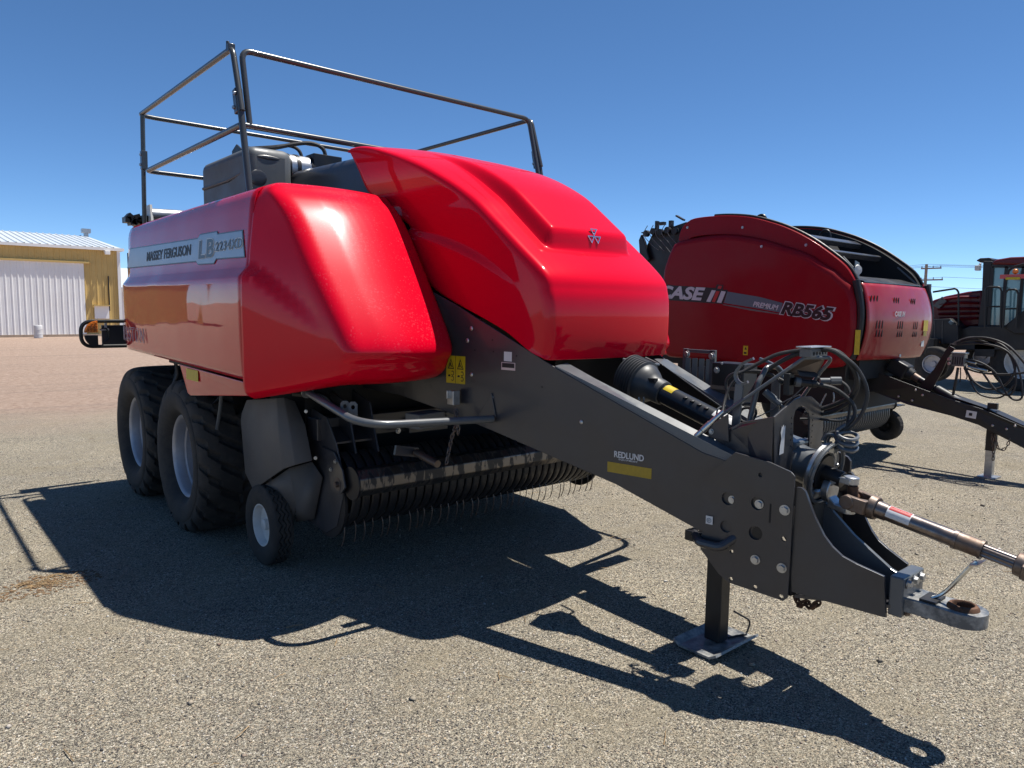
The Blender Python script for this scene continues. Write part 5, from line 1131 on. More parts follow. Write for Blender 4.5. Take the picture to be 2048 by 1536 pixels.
for a_, r_ in ((2.0,.03),(2.6,.04),(1.8,.06),(2.2,.065),(2.7,.07),(1.75,.09),(2.1,.092),(2.45,.092),(2.85,.092)): inst('led', ledm, am, (xl + .135 + r_ * cos(a_), 7.597, zc + .012 + r_ * sin(a_)))
build('lamp_wire', G().tube([(xl + .15,7.60,zc + .04),(xl + .20,7.58,zc + .05),(xl + .22,7.58,zc - .03),(xl + .17,7.59,zc - .09)], .006, n=6, smooth=5), 'black_plastic', lt)
build('lamp_connector', G().box((xl + .19,7.60,zc + .04), (.07,.02,.018)).box((xl + .20,7.60,zc + .07), (.02,.02,.06)), 'galvanised', lt, smooth=0)
world_origin()

# ------------------------------------------------------------------ the round baler standing to the right
XC = 5.55
case = thing('round_baler', 'weathered dark red round baler with black drawbar, parked behind the square baler', 'baler', (XC, 4.6, 0)); K = case
arc_lo = [(4.530, 5.987, 2.094), (4.530, 5.962, 2.267), (4.530, 5.854, 2.510), (4.530, 5.764, 2.580), (4.530, 5.604, 2.601), (4.530, 5.449, 2.616), (4.530, 5.234, 2.626), (4.530, 5.025, 2.618), (4.530, 4.822, 2.587), (4.530, 4.588, 2.537), (4.530, 4.342, 2.456), (4.530, 4.047, 2.352), (4.530, 3.866, 2.243), (4.530, 3.707, 2.147)]
arc_hi = [(4.600, 5.786, 2.612), (4.600, 5.760, 2.717), (4.600, 5.687, 2.798), (4.600, 5.569, 2.851), (4.600, 5.292, 2.858), (4.600, 5.034, 2.842), (4.600, 4.778, 2.802), (4.600, 4.538, 2.731), (4.600, 4.301, 2.641), (4.600, 4.035, 2.502), (4.600, 3.790, 2.334), (4.600, 3.614, 2.189), (4.600, 3.521, 2.046)]
front_lo = [(4.53,3.52,1.98), (4.53,3.46,1.80), (4.53,3.44,1.50), (4.53,3.46,1.25), (4.53,3.62,1.12), (4.53,4.2,1.03), (4.53,5.1,1.08), (4.53,5.9,1.10), (4.53,6.15,1.45), (4.53,6.10,1.90)]
def side_skin(sg):
    P = [V(p) for p in resample(curve(arc_lo, 4), 40)] + [V(p) for p in front_lo]
    P = [V((XC + (p[0] - XC) * sg, p[1], p[2])) for p in P]; g = G(); g.prism(P, (.22 * sg, 0, 0))
    o = build('side_panel', g, 'red_case', K, smooth=60, bevel=.075, seg=6)
    Q = [V(p) for p in resample(curve(arc_hi, 4), 44)]; inner = [V((4.60, p[1] + (.02 if p[1] < 4.4 else -.02), p[2] - .23)) for p in Q[::-1]]
    Q = Q + inner; Q = [V((XC + (p[0] - XC) * sg, p[1], p[2])) for p in Q]; g = G(); g.prism(Q, (.05 * sg, 0, 0)); h = build('upper_guard', g, 'red_case', K, smooth=40, bevel=.012)
    # black seal along the rim of the guard
    LN = [V((XC + (4.655 - XC) * sg, p[1], p[2] - .02)) for p in resample(curve(arc_hi, 4), 44)]; LN = LN + [V((q[0], q[1] + (.0 if q[1] < 4.4 else 0), max(1.3, q[2] - .75))) for q in LN[::-1]]
    g = G(); g.prism(LN, (.10 * sg, 0, 0)); build('inner_liner', g, 'black_dark', K, smooth=0)
    T = [V((XC + (4.67 - XC) * sg, p[1], p[2] + .012)) for p in resample(curve(arc_hi, 4), 44)[10:]]
    build('rim_seal', G().tube(T, .018, n=8), 'black_plastic', K)
    return o
sp1 = side_skin(1); side_skin(-1)
for p in ((4.597, 5.652, 2.746), (4.597, 4.869, 2.688), (4.525, 4.567, 2.445), (4.597, 4.070, 2.439)): hexbolt(sp1, p, (-1,0,0), .012)
# dark bale chamber with rollers seen through the open top front
g = G(); T = resample(curve(arc_hi, 4), 30); P = [V((4.86, p[1], p[2] - .10)) for p in T if p[1] > 4.55] + [(4.86,4.2,2.1), (4.86,3.6,1.9), (4.86,3.6,1.0), (4.86,6.3,1.0)]
g.prism(P, (1.38, 0, 0)); build('bale_chamber', g, 'black_dark', K, smooth=0)
for y, z, r in ((4.30,2.56,.05), (4.02,2.38,.045)): build('chamber_bar', G().box((XC, y, z), (1.6,.10 if r > .046 else .05,.07), Matrix.Rotation(.5,3,'X')), 'charcoal', K, smooth=0, bevel=.008)
build('chamber_shelf', G().prism([(4.8,3.50,2.03),(6.3,3.50,2.03),(6.3,3.72,2.10),(4.8,3.72,2.10)], (0,0,.01)), 'charcoal', K, smooth=0)
for u3 in ((4.900, 4.814, 2.797), (6.000, 4.560, 2.685)):
    c = V(u3); build('lifting_eye', G().tube([c + V((0,.07,-.10)), c + V((0,.065,0)), c + V((0,.03,.05)), c + V((0,-.03,.05)), c + V((0,-.065,0)), c + V((0,-.07,-.10))], .018, n=8, smooth=4), 'black_paint', K)
c = V((4.850, 3.609, 2.163)); build('lamp', G().lathe([(0,-.02),(.05,-.02),(.06,0),(.05,.02),(0,.025)], c, (-.4,-1,0), 20), 'rim_white', K); build('lamp_bracket', G().prism([c + V((-.05,0,-.14)), c + V((.08,0,-.16)), c + V((.05,0,.08)), c + V((-.05,0,.10))], (0,.012,0)), 'charcoal_light', K, smooth=0)
for u3, v3 in (((4.750, 3.723, 2.302), (4.750, 3.613, 2.186)), ((6.350, 3.792, 2.266), (6.350, 3.547, 2.048))): build('gas_strut', G().cyl(u3, v3, .014, n=8), 'charcoal_light', K)
# rear mechanism showing over the back
g = G(); c = V((4.900, 6.273, 2.650))
g.prism([c + V((.05,.30,-.55)), c + V((.05,.34,-.10)), c + V((.05,.22,.10)), c + V((.05,-.05,.16)), c + V((.05,-.34,.22)), c + V((.05,-.40,-.55))], (.7,0,0)).prism([c + V((-.02,.36,-.30)), c + V((-.02,.40,.02)), c + V((-.02,.36,.10)), c + V((-.02,.30,.0)), c + V((-.02,.20,-.25))], (.05,0,0)); build('net_wrap_box', g, 'black_paint', K, smooth=0, bevel=.01)
g = G(); g.box(c + V((.0,.10,.18)), (.06,.03,.16)).box(c + V((.0,.02,.22)), (.06,.10,.04)).box(c + V((.0,-.28,.27)), (.05,.14,.02), Matrix.Rotation(.5,3,'X')).box(c + V((.0,.30,.12)), (.05,.10,.015)).box(c + V((.02,-.12,.20)), (.05,.05,.10)); build('net_wrap_levers', g, 'black_paint', K, smooth=0)
g = G()
for k in range(5): q = c + V((-.06, .25 - .12 * k, .10 + .02 * (k % 2))); g.cyl(q, q + V((.05,0,0)), .045, n=14)
build('net_wrap_rollers', g, 'black_paint', K)
g = G()
for k in range(5): a = c + V((-.08, .2 - .1 * k, .20)); g.tube([a, a + V((-.01,.05,-.12)), a + V((0,-.08,-.26)), a + V((0,-.2,-.34 - .02 * k))], .005, n=5, smooth=5)
build('net_wrap_wires', g, 'wire', K)
# front cover
NX_, NZ_ = 20, 24; A = []
for j in range(NZ_ + 1):
    t = j / NZ_; z = 1.20 + .82 * t; r = []
    for i in range(NX_ + 1):
        s = i / NX_; x0 = 4.64; x1 = 6.47 + .06 * sin(pi * min(1, t * 1.05)); x = x0 + (x1 - x0) * s
        y = 3.452 - .085 * sin(pi * t) ** .8 - .05 * sin(pi * s) + .05 * (s > .0) * (abs(s - .5) * 2) ** 6; r.append((x, y, z - .015 * s))
    A.append(r)
A = np.array(A); g = G(); g.grid(A); cov = build('front_cover', g, 'red_case_front', K, smooth=50, solid=.02, recalc=False); 
def on_cov(u3):
    x, z = u3[0], u3[2]; s = (x - 4.64) / 1.87; t = (z - 1.20) / .82
    return V((x, 3.452 - .085 * sin(pi * max(0, min(1, t))) ** .8 - .05 * sin(pi * max(0, min(1, s))) + .05 * (abs(s - .5) * 2) ** 6 - .003, z))
sl_g = G(); P = [(.0095 * cos(t) + .0, 0, .045 * math.copysign(abs(sin(t)) ** .7, sin(t))) for t in np.linspace(0, 2 * pi, 15)[:-1]]; sl_g.prism(P, (0, .006, 0)); slm = mesh_of(sl_g, 'black_dark', 0, org=(0,0,0), name='vent_slot')
for (u3, n_) in (((4.819, 3.330, 1.846),3), ((5.266, 3.330, 1.832),3), ((5.703, 3.330, 1.828),3), ((4.618, 3.330, 1.584),2), ((4.896, 3.330, 1.583),3), ((5.348, 3.330, 1.576),3), ((5.763, 3.330, 1.568),3), ((4.630, 3.330, 1.496),2), ((4.910, 3.330, 1.493),3), ((5.363, 3.330, 1.487),3), ((5.778, 3.330, 1.483),3)):
    for k in range(n_): inst('vent_slot', slm, cov, on_cov(V(u3) + V(((k - (n_ - 1) / 2) * .052, 0, 0))), Matrix.Rotation(.08, 3, 'Y'))
a = on_cov((5.188, 3.330, 1.669)); b = on_cov((5.446, 3.330, 1.714)); lettering('cover_badge', 'CASE IH', a + V((0,-.004,0)), (1,0,0), (0,-.05,1), b[0] - a[0], .055, 'white_decal', cov, bold=.03)
for (u3, w, h, m) in (((6.001, 3.360, 1.502), .15, .125, 'yellow_decal'), ((6.041, 3.360, 1.443), .10, .055, 'yellow_decal'), ((6.078, 3.360, 1.319), .09, .10, 'white_decal'), ((5.525, 3.360, 1.214), .05, .03, 'white_decal')): decal('safety_sticker', on_cov(u3) + V((0,-.012,0)), (1,.05,0), (0,0,1), w, h, m, cov)
for sg in (1, -1):
    T = [(XC - .945 * sg, 3.50 - .07 * sin(pi * t), 1.22 + .82 * t) for t in np.linspace(0, 1, 12)]; build('cover_seal', G().tube(T, .04, n=10), 'black_plastic', K)
bp = V((4.560, 3.482, 1.281)); decal('yellow_reflector', V((4.565,3.46,1.265)), (.5,-.85,0), (0,0,1), .05, .26, 'yellow_decal', K, lift=.02)
# side lettering: black swoosh with the maker's name and model
XS = 4.529
def yz3(p): return V((XS - .002, p[1], p[2]))
def flat(name, pts, m, lift): 
    g = G(); g.prism([V((XS - lift, p[1], p[2])) for p in pts], (-.0008,0,0)); return build(name, g, m, sp1, smooth=0)
flat('name_band', [(4.530, 6.166, 2.059), (4.530, 5.770, 2.020), (4.530, 5.160, 1.981), (4.530, 5.141, 2.023), (4.530, 5.050, 2.015), (4.530, 5.054, 1.961), (4.530, 4.985, 1.955), (4.530, 5.045, 1.788), (4.530, 5.374, 1.805), (4.530, 5.761, 1.829), (4.530, 6.157, 1.849)], 'ink', .001)
flat('model_swoosh', [(4.530, 4.991, 1.937), (4.530, 4.558, 1.870), (4.530, 4.269, 1.802), (4.530, 4.300, 1.695), (4.530, 4.648, 1.749), (4.530, 5.032, 1.800)], 'slate_decal', .0015)
flat('model_swoosh', [(4.530, 5.045, 1.788), (4.530, 4.680, 1.737), (4.530, 4.305, 1.684), (4.530, 4.311, 1.673), (4.530, 4.679, 1.714), (4.530, 5.045, 1.776)], 'charcoal_light', .0015)
def ctext(name, s, p0, p1, h, m, bold=.03, shear=.0, lift=.003):
    p0 = V(p0); p1 = V(p1); d = V((0, p1[1] - p0[1], p1[2] - p0[2])); w = np.linalg.norm(d)
    return lettering(name, s, V((XS - lift, p0[1], p0[2])), d, (0,0,1), w, h, m, sp1, bold=bold, shear=shear)
ctext('maker_name', 'CASE', (4.530, 6.010, 1.862), (4.530, 5.309, 1.824), .165, 'pale_print', .04, .25)
def slantbar(u0, v0, u1, m, w, lift):
    return None
def para(name, pts, m, lift): flat(name, pts, m, lift)
para('maker_monogram', [(4.530, 5.280, 1.817), (4.530, 5.223, 1.811), (4.530, 5.151, 1.950), (4.530, 5.208, 1.957)], 'pale_print', .003)
para('maker_monogram', [(4.530, 5.201, 1.812), (4.530, 5.158, 1.806), (4.530, 5.095, 1.938), (4.530, 5.144, 1.944)], 'red_print', .0035)
para('maker_monogram', [(4.530, 5.131, 1.974), (4.530, 5.082, 1.968), (4.530, 5.063, 2.003), (4.530, 5.112, 2.010)], 'red_print', .0035)
para('maker_monogram', [(4.530, 5.130, 1.806), (4.530, 5.067, 1.800), (4.530, 5.011, 1.937), (4.530, 5.074, 1.944)], 'pale_print', .003)
ctext('series_word', 'PREMIUM', (4.530, 4.642, 1.761), (4.530, 4.325, 1.718), .060, 'pale_print', .03, .2)
ctext('model_number_outline', 'RB565', (4.530, 4.308, 1.670), (4.530, 3.674, 1.597), .170, 'pale_print', .075, .25, .003)
ctext('model_number', 'RB565', (4.530, 4.293, 1.676), (4.530, 3.696, 1.607), .150, 'ink', .045, .25, .0042)
a = V((4.530, 4.743, 1.189)); ss = decal('safety_sticker', V((XS, a[1], a[2])), (0,-1,0), (0,0,1), .062, .11, 'yellow_decal', sp1); decal('sticker_mark', V((XS - .002, a[1] - .015, a[2] + .065)), (0,-1,0), (0,0,1), 0, 0, 'ink', ss, poly=[(0,0),(.034,0),(.017,.032)])
decal('sticker_mark', V((XS - .002, a[1] - .012, a[2] + .015)), (0,-1,0), (0,0,1), .035, .022, 'ink', ss)
# underside, axle, wheels
build('underbody', G().box((XC,4.7,.90), (1.7,2.2,.55)).box((XC,3.85,1.12), (1.5,.7,.28)), 'black_dark', K, smooth=0)
wt = mesh_of(tyre(.52, .38, .24, 64), 'rubber', 40, org=(0,0,0), name='tyre'); wr_ = G(); wr_.lathe([(.24,-.14),(.25,-.15),(.235,-.15),(.22,-.06),(.10,-.02),(0,-.02)], (0,0,0), (1,0,0), 36); wrm = mesh_of(wr_, 'rim_white', 40, org=(0,0,0), recalc=False, name='rim')
for x, ry in ((4.42, 0), (6.68, pi)):
    r = inst('wheel', wt, K, (x,5.15,.51), Matrix.Rotation(ry, 3, 'Z')); o = bpy.data.objects.new('rim', wrm); COL.objects.link(o); o.parent = r
# pickup
ya, yb = 3.92, 3.92
pr_ = build('wind_guard_roller', G().cyl((4.45,3.86,.55), (6.56,3.86,.55), .075, n=28), 'charcoal', K); build('roller_end', G().cyl((6.56,3.86,.55), (6.58,3.86,.55), .085, n=24), 'black_plastic', pr_)
rl_ = build('pickup_reel', G().cyl((4.5,4.05,.45), (6.45,4.05,.45), .17, n=20), 'black_dark', K)
bg_ = G(); bg_.tube([(0, .26 * cos(t), .22 * sin(t)) for t in np.linspace(radians(110), radians(265), 14)], .012, n=6); bgm = mesh_of(bg_, 'charcoal_light', 40, org=(0,0,0), name='stripper_wire')
for i in range(32): inst('stripper_wire', bgm, rl_, (4.52 + i * .06, 4.05, .45))
build('pickup_end', G().cyl((6.46,4.08,.46), (6.50,4.08,.46), .25, n=28), 'black_paint', K)
gw3 = small_wheel(K, (6.64,3.92,.262), .20, .13, .085, 'black_paint', grooves=(-.5,-.2,.1,.4))
build('wheel_fork', G().prism([(6.56,3.80,.55),(6.56,4.02,.50),(6.56,3.96,.26),(6.56,3.88,.26)], (.012,0,0)).box((6.66,3.86,.53), (.22,.22,.012)), 'black_paint', K, smooth=0)
build('pickup_tray', G().box((5.9,3.95,.74), (1.3,.3,.04), Matrix.Rotation(.2,3,'X')), 'black_paint', K, smooth=0, bevel=.01)
# drawbar
tp = [(5.300, 3.828, 1.147), (5.300, 3.512, 1.043), (5.320, 3.111, 0.914), (5.360, 2.777, 0.808), (5.400, 2.486, 0.732), (5.450, 2.120, 0.587), (5.500, 1.866, 0.462)]
bt2 = [(5.500, 1.848, 0.215), (5.450, 2.105, 0.371), (5.400, 2.506, 0.562), (5.360, 2.765, 0.633), (5.320, 3.184, 0.708), (5.300, 3.547, 0.819), (5.300, 3.920, 0.742)]
for sg in (1, -1):
    g = G(); g.prism([V((XC + (p[0] - XC) * sg, p[1], p[2])) for p in tp + bt2], (.012 * sg,0,0)); db = build('drawbar_plate', g, 'black_paint', K, smooth=0, bevel=.003)
    if sg == 1: db_r = db
for p in ((5.300, 3.271, 0.790), (5.310, 3.104, 0.877), (5.320, 3.034, 0.828), (5.310, 3.132, 0.759), (5.400, 2.380, 0.573), (5.420, 2.260, 0.551), (5.430, 2.192, 0.590)): build('plug', G().lathe([(0,.006),(.010,.004),(.013,0)], V(p) + V((-.002,0,0)), (-1,0,0), 12), 'galvanised', db_r)
g = G(); g.prism([V((5.46,p[1],p[2] + .004)) for p in (V(tp[3]), V(tp[4]), V(tp[5]))] + [V((5.64,p[1],p[2] + .004)) for p in (V(tp[5]), V(tp[4]), V(tp[3]))], (0,0,.008)); build('drawbar_top', g, 'black_paint', K, smooth=0)
a = V((5.378, 2.624, 0.633)); wl_ = decal('white_label', a + V((-.004,0,0)), (.1,-1,-.1), (0,0,1), .095, .075, 'white_decal', db_r)
decal('label_mark', a + V((-.006,-.03,.02)), (.1,-1,-.1), (0,0,1), .03, .03, 'ink', wl_)
jl = build('jack_leg', G().box((XC,2.42,.50), (.085,.085,.42)), 'black_paint', K, smooth=0, bevel=.005); build('jack_inner', G().box((XC,2.42,.15), (.074,.074,.29)), 'galvanised', jl, smooth=0, bevel=.004); build('jack_foot', G().box((XC + .01,2.42,.008), (.20,.17,.014)), 'galvanised', jl, smooth=0)
chain('safety_chain', [(5.460, 2.395, 0.476), (5.460, 2.370, 0.313), (5.460, 2.367, 0.208)], 8, .005, .035, 'worn_steel', K)
chain('safety_chain', [(5.460, 2.368, 0.480), (5.450, 2.323, 0.331), (5.440, 2.256, 0.354), (5.440, 2.229, 0.461)], 9, .005, .035, 'worn_steel', K)
g0 = V((5.550, 3.372, 1.082)); g1 = V((5.550, 2.995, 0.889)); dd = unit(g1 - g0)
pto = build('shaft_guard', G().bar(g0 - dd * .12, g0 + dd * .10, .17, .17), 'black_plastic', K, smooth=0, bevel=.02)
build('shaft_tube', G().cyl(g0 + dd * .1, g0 + dd * .16, .075, .06, n=20).cyl(g0 + dd * .15, g1 + dd * .1, .038, n=20).cyl(g1 + dd * .02, g1 + dd * 1.3, .052, n=20), 'black_plastic', pto)
build('shaft_yoke', G().cyl(g0 + dd * .16, g0 + dd * .24, .045, .040, n=16), 'worn_steel', pto)
# hose arm with its loops of black hose
ap_ = [(5.470, 3.139, 0.891), (5.470, 3.051, 0.789), (5.470, 2.988, 0.905), (5.470, 2.906, 1.092), (5.470, 2.862, 1.240), (5.470, 2.802, 1.339), (5.470, 2.851, 1.364), (5.470, 2.922, 1.253), (5.470, 2.991, 1.107), (5.470, 3.074, 0.991)]
g = G(); g.prism(ap_, (.02,0,0)); ha = build('hose_arm', g, 'black_paint', K, smooth=0, bevel=.003)
for p in ((5.465, 2.850, 1.225), (5.465, 2.847, 1.177)): hexbolt(ha, p, (-1,0,0), .013)
hm_ = V((5.450, 2.744, 1.221)); build('coupler_block', G().box(hm_, (.10,.12,.13)).box(hm_ + V((0,0,.07)), (.12,.14,.02)), 'charcoal_light', K, smooth=0, bevel=.006)
for k in range(5): build('coupler_slot', G().box(hm_ + V((-.0515, .045 - .022 * k, -.005)), (.004,.009,.08)), 'black_dark', K, smooth=0)
def khose(pts, r): return build('hose', G().tube(pts, r, n=8, smooth=6), 'rubber_hose', K)
khose([(5.600, 2.957, 1.120), (5.580, 2.915, 1.260), (5.550, 2.785, 1.418), (5.500, 2.562, 1.465), (5.450, 2.343, 1.409), (5.420, 2.197, 1.281), (5.400, 2.089, 1.140)], .012)
khose([(5.600, 2.981, 1.174), (5.580, 2.887, 1.354), (5.550, 2.693, 1.459), (5.500, 2.447, 1.429), (5.470, 2.299, 1.324), (5.450, 2.238, 1.152), (5.450, 2.313, 0.993), (5.450, 2.465, 0.938), (5.460, 2.611, 1.019), (5.470, 2.710, 1.180)], .011)
khose([(5.570, 2.885, 1.371), (5.520, 2.635, 1.436), (5.480, 2.393, 1.370), (5.460, 2.284, 1.275), (5.440, 2.220, 1.053), (5.430, 2.258, 0.898), (5.440, 2.395, 0.945), (5.450, 2.547, 1.129), (5.470, 2.707, 1.212)], .010)
khose([(5.550, 2.854, 1.372), (5.500, 2.581, 1.402), (5.460, 2.342, 1.348), (5.440, 2.212, 1.179), (5.420, 2.149, 0.909), (5.420, 2.209, 0.853), (5.430, 2.294, 0.920), (5.450, 2.410, 1.114), (5.460, 2.555, 1.207), (5.470, 2.699, 1.234)], .010)
khose([(5.470, 2.703, 1.144), (5.460, 2.548, 1.103), (5.440, 2.318, 1.101), (5.420, 2.144, 1.135)], .011)
khose([(5.470, 2.695, 1.171), (5.460, 2.607, 0.967), (5.460, 2.522, 0.870), (5.450, 2.348, 0.862), (5.440, 2.225, 1.002)], .009)
khose([(5.460, 2.756, 1.140), (5.460, 2.766, 1.006), (5.480, 2.790, 0.842)], .014); khose([(5.450, 2.729, 1.143), (5.450, 2.723, 1.053), (5.450, 2.723, 0.989)], .006); khose([(5.450, 2.696, 1.140), (5.440, 2.659, 1.058), (5.440, 2.666, 1.026)], .006)
build('hose_couplings', G().cyl((5.460, 2.695, 1.213), (5.450, 2.588, 1.194), .010, n=8).cyl((5.460, 2.667, 1.157), (5.440, 2.475, 1.125), .011, n=8), 'bright_zinc', K)
build('rear_fender_hoop', G().tube(bent([(5.750, 3.243, 0.894), (5.750, 3.119, 0.933), (5.720, 2.964, 1.059), (5.700, 2.937, 1.200)], .1), .02, n=8), 'black_paint', K)
build('lamp_bracket', G().box((5.500, 2.418, 0.763), (.05,.09,.06)), 'black_plastic', K, smooth=0, bevel=.004)
world_origin()

# ------------------------------------------------------------------ self-propelled windrower at the right edge
WX = 16.0
wr = thing('windrower', 'dark red self-propelled windrower with black cab pillars at the right edge', 'windrower', (17.4, 5.6, 0)); Wd = wr
def wp(*pts): return [V(p) for p in pts]
hoodP = wp((16.200, 7.020, 1.896), (16.200, 6.850, 2.042), (16.200, 6.591, 2.137), (16.200, 6.117, 2.240), (16.200, 5.799, 2.272), (16.200, 5.741, 1.441), (16.200, 6.058, 1.398), (16.200, 6.597, 1.418), (16.200, 6.989, 1.432))
g = G(); g.prism(hoodP, (2.4,0,0)); whd = build('engine_hood', g, 'red_windrower', Wd, smooth=40, bevel=.06, seg=4)
for (a, b, c) in (((16.160, 6.637, 2.053), (16.140, 6.247, 2.111), (16.160, 5.878, 2.110)), ((16.160, 6.673, 1.933), (16.140, 6.238, 1.982), (16.160, 5.858, 1.972)), ((16.160, 6.699, 1.825), (16.140, 6.228, 1.841), (16.160, 5.849, 1.845)), ((16.160, 6.680, 1.705), (16.140, 6.220, 1.724), (16.160, 5.842, 1.740)), ((16.160, 6.650, 1.598), (16.140, 6.212, 1.606), (16.160, 5.844, 1.625))):
    P = curve(wp(a, b, c), 6); g = G(); A = [[p + V((-.03,0,.03)), p + V((-.07,0,0)), p + V((-.01,0,-.035)), p + V((.02,0,.02))] for p in P]; g.grid(np.array(A), closev=True); build('hood_louvre', g, 'red_windrower', whd, smooth=30)
g = G(); g.prism(wp((16.100, 6.805, 1.896), (16.100, 6.621, 2.123), (16.100, 6.516, 2.016), (16.100, 6.668, 1.837)), (.02,0,0)); build('air_scoop', g, 'charcoal', whd, smooth=0)
for dx in (0, 1.7): build('pillar', G().prism([p + V((dx,0,0)) for p in wp((16.000, 5.786, 2.925), (16.000, 5.606, 2.918), (16.000, 5.609, 2.265), (16.000, 5.619, 1.411), (16.000, 5.790, 1.407), (16.000, 5.761, 2.152))], (.12,0,0)), 'black_plastic', Wd, smooth=0, bevel=.02)
zr0, zr1 = (16.000, 5.539, 2.815)[2], (16.000, 5.455, 3.001)[2]
rf_ = build('cab_roof', G().prism(wp((15.950, 5.605, 2.837), (15.950, 5.534, 2.946), (15.950, 5.247, 2.989), (15.950, 4.333, 2.991), (15.950, 4.228, 2.745)), (2.0,0,0)), 'red_windrower', Wd, smooth=40, bevel=.05, seg=3)
build('roof_cap', G().prism(wp((16.100, 5.970, 2.949), (16.100, 5.882, 3.003), (16.100, 5.680, 3.005), (16.100, 5.617, 2.946), (16.100, 5.672, 2.892), (16.100, 5.874, 2.900)), (1.6,0,0)), 'black_plastic', rf_, smooth=0, bevel=.03)
build('work_lamp', G().box((16.000, 5.876, 2.770), (.15,.10,.12)).tube([(16.000, 5.859, 2.815), (16.000, 5.823, 2.881)], .03, n=6), 'rim_white', rf_, smooth=0, bevel=.02)
gl = build('side_window', G().prism(wp((16.030, 5.586, 2.795), (16.030, 4.244, 2.728), (16.030, 4.150, 1.485), (16.030, 5.591, 1.469)), (.01,0,0)), 'glass_blue', Wd, smooth=0)
for a, b in (((16.000, 5.587, 2.794), (16.000, 5.572, 1.458)), ((16.000, 5.313, 2.785), (16.000, 5.316, 1.465)), ((16.000, 4.989, 2.773), (16.000, 4.999, 1.473))): build('window_frame', G().bar(a, b, .03, .06, (0,1,0)), 'black_plastic', gl, smooth=0)
build('window_frame', G().bar((16.000, 5.588, 2.805), (16.000, 4.238, 2.737), .03, .07), 'black_plastic', gl, smooth=0)
build('cab_sill', G().prism(wp((15.950, 5.931, 1.438), (15.950, 4.135, 1.507), (15.950, 4.095, 0.975), (15.950, 6.258, 0.863), (15.950, 6.287, 1.287)), (2.2,0,0)), 'black_paint', Wd, smooth=0, bevel=.02)
build('seat', G().box((16.900, 5.365, 1.763), (.5,.45,.6)), 'black_plastic', Wd, smooth=0, bevel=.05)
for P in (wp((15.800, 6.721, 2.224), (15.800, 6.234, 2.301), (15.800, 6.176, 2.219), (15.800, 6.112, 1.294)), wp((15.700, 5.550, 1.404), (15.700, 5.601, 2.279), (15.700, 5.555, 2.323), (15.700, 5.332, 2.320), (15.700, 5.288, 2.242), (15.700, 5.248, 1.413)), wp((15.700, 5.200, 1.414), (15.700, 5.207, 2.187), (15.700, 5.165, 2.263), (15.700, 5.005, 2.261), (15.700, 4.961, 2.163), (15.700, 4.954, 1.421))): build('handrail', G().tube(bent(P, .08), .022, n=8), 'black_paint', Wd)
for a, b in (((15.700, 5.574, 1.887), (15.700, 5.272, 1.889)), ((15.700, 5.201, 1.834), (15.700, 4.966, 1.848))): build('handrail', G().cyl(a, b, .018, n=8), 'black_paint', Wd)
build('fuel_tank', G().prism(wp((15.700, 6.928, 1.556), (15.700, 6.279, 1.604), (15.700, 6.100, 1.434), (15.700, 6.071, 1.019), (15.700, 6.889, 0.982)), (.9,0,0)), 'black_plastic', Wd, smooth=0, bevel=.02)
for a, b in (((15.690, 6.593, 1.551), (15.690, 6.557, 1.009)), ((15.690, 6.432, 1.554), (15.690, 6.406, 1.016))): build('tank_seam', G().cyl(a, b, .012, n=6), 'charcoal', Wd)
c = (15.680, 6.502, 1.047); build('side_reflector', G().box(c, (.02,.11,.045)), 'amber', Wd, smooth=0)
build('tank_cap', G().cyl((15.700, 6.271, 1.488), (15.700, 6.222, 1.536), .05, n=10), 'slate_decal', Wd)
wbt = mesh_of(tyre(.66, .55, .36, 64), 'rubber', 40, org=(0,0,0), name='tyre'); g = G(); g.lathe([(.36,-.20),(.375,-.215),(.35,-.21),(.32,-.08),(.14,-.02),(.13,-.06),(0,-.06)], (0,0,0), (1,0,0), 40); wbr = mesh_of(g, 'rim_white', 40, org=(0,0,0), recalc=False, name='rim')
c = (16.000, 4.860, 0.611)
for x, ry in ((16.3, 0), (19.2, pi)):
    r = inst('drive_wheel', wbt, Wd, (x, c[1], .655), Matrix.Rotation(ry, 3, 'Z')); o = bpy.data.objects.new('rim', wbr); COL.objects.link(o); o.parent = r
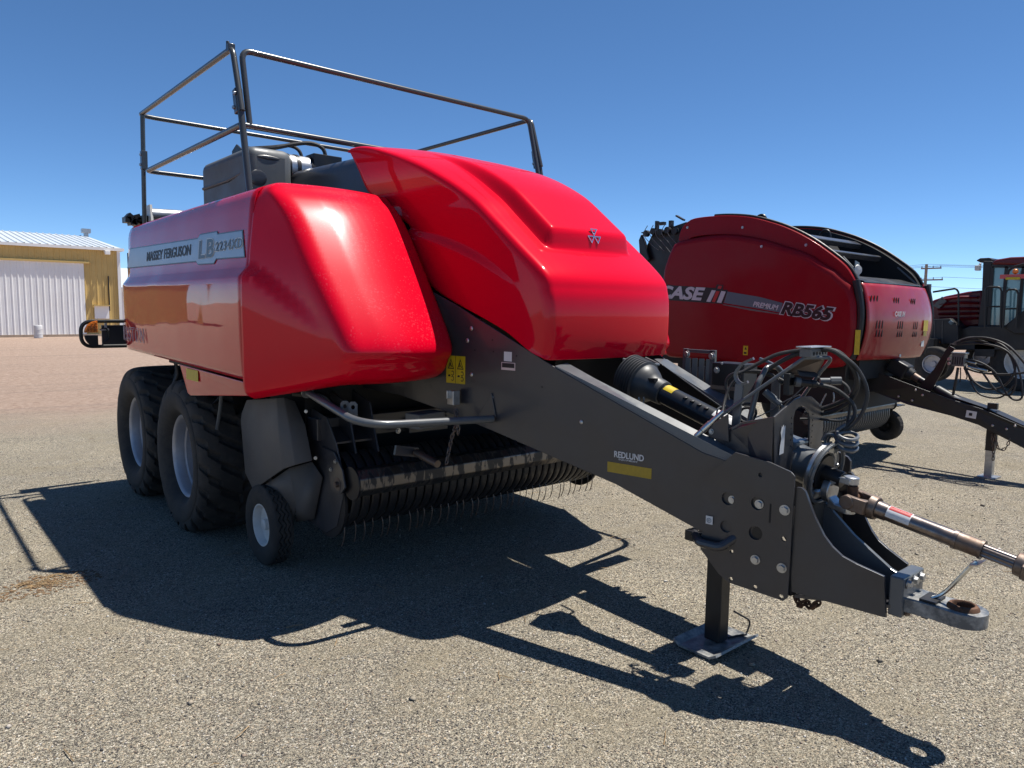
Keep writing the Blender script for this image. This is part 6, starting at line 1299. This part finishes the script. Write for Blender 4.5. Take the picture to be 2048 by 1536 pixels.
ct_ = mesh_of(tyre(.40, .28, .20, 56, (-.5,0,.5)), 'rubber', 40, org=(0,0,0), name='tyre'); g = G(); g.lathe([(.20,-.11),(.21,-.12),(.195,-.12),(.18,-.05),(.07,-.03),(.06,-.07),(0,-.07)], (0,0,0), (1,0,0), 36); crm = mesh_of(g, 'rim_silver', 40, org=(0,0,0), recalc=False, name='rim')
c1 = (15.000, 6.306, 0.566); c2 = (17.600, 6.081, 0.666)
for c, x in ((c1, 15.0), (c2, 17.6)):
    r = inst('caster_wheel', ct_, Wd, (x, c[1], max(.40, c[2])), None); o = bpy.data.objects.new('rim', crm if x < 16 else crm); COL.objects.link(o); o.parent = r
build('frame_beam', G().box((17.4, 5.6, .95), (2.9,.4,.4)).box((17.0, 6.6, 1.0), (3.4,.3,.25)), 'black_paint', Wd, smooth=0)
build('drive_guard', G().prism(wp((15.800, 5.238, 1.424), (15.800, 4.859, 1.817), (15.800, 4.316, 2.035), (15.800, 4.264, 1.345), (15.800, 4.989, 1.287)), (.3,0,0)), 'black_plastic', Wd, smooth=0, bevel=.02)
build('mirror_arm', G().tube(bent([(15.600, 5.175, 2.511), (15.600, 5.149, 2.684), (15.600, 5.042, 2.756), (15.600, 4.773, 2.832)], .1), .025, n=8), 'black_paint', Wd)
build('amber_lamp', G().ball((15.550, 5.012, 2.646), .06, 12), 'amber', Wd)
build('marker_board', G().box((15.500, 5.000, 2.536), (.06,.55,.09)), 'red_lens', Wd, smooth=0); build('marker_board', G().box((15.480, 5.029, 2.493), (.06,.26,.05)), 'yellow_decal', Wd, smooth=0)
world_origin()
f0 = (60.000, 22.066, 1.241); fs = thing('grey_shed', 'small grey shed far off between the round baler and windrower', 'shed', (60, f0[1], 0)); zz = (60.000, 22.130, 2.186)[2]
build('wall', G().box((61.5, f0[1], zz / 2 - .3), (3, 3.2, zz - .6)), 'charcoal_light', fs, smooth=0)
build('roof', G().prism([(60 - .3, f0[1] - 1.8, zz - .6), (60 - .3, f0[1], zz), (60 - .3, f0[1] + 1.8, zz - .6)], (3.6,0,0)), 'roof_metal', fs, smooth=0)
world_origin()
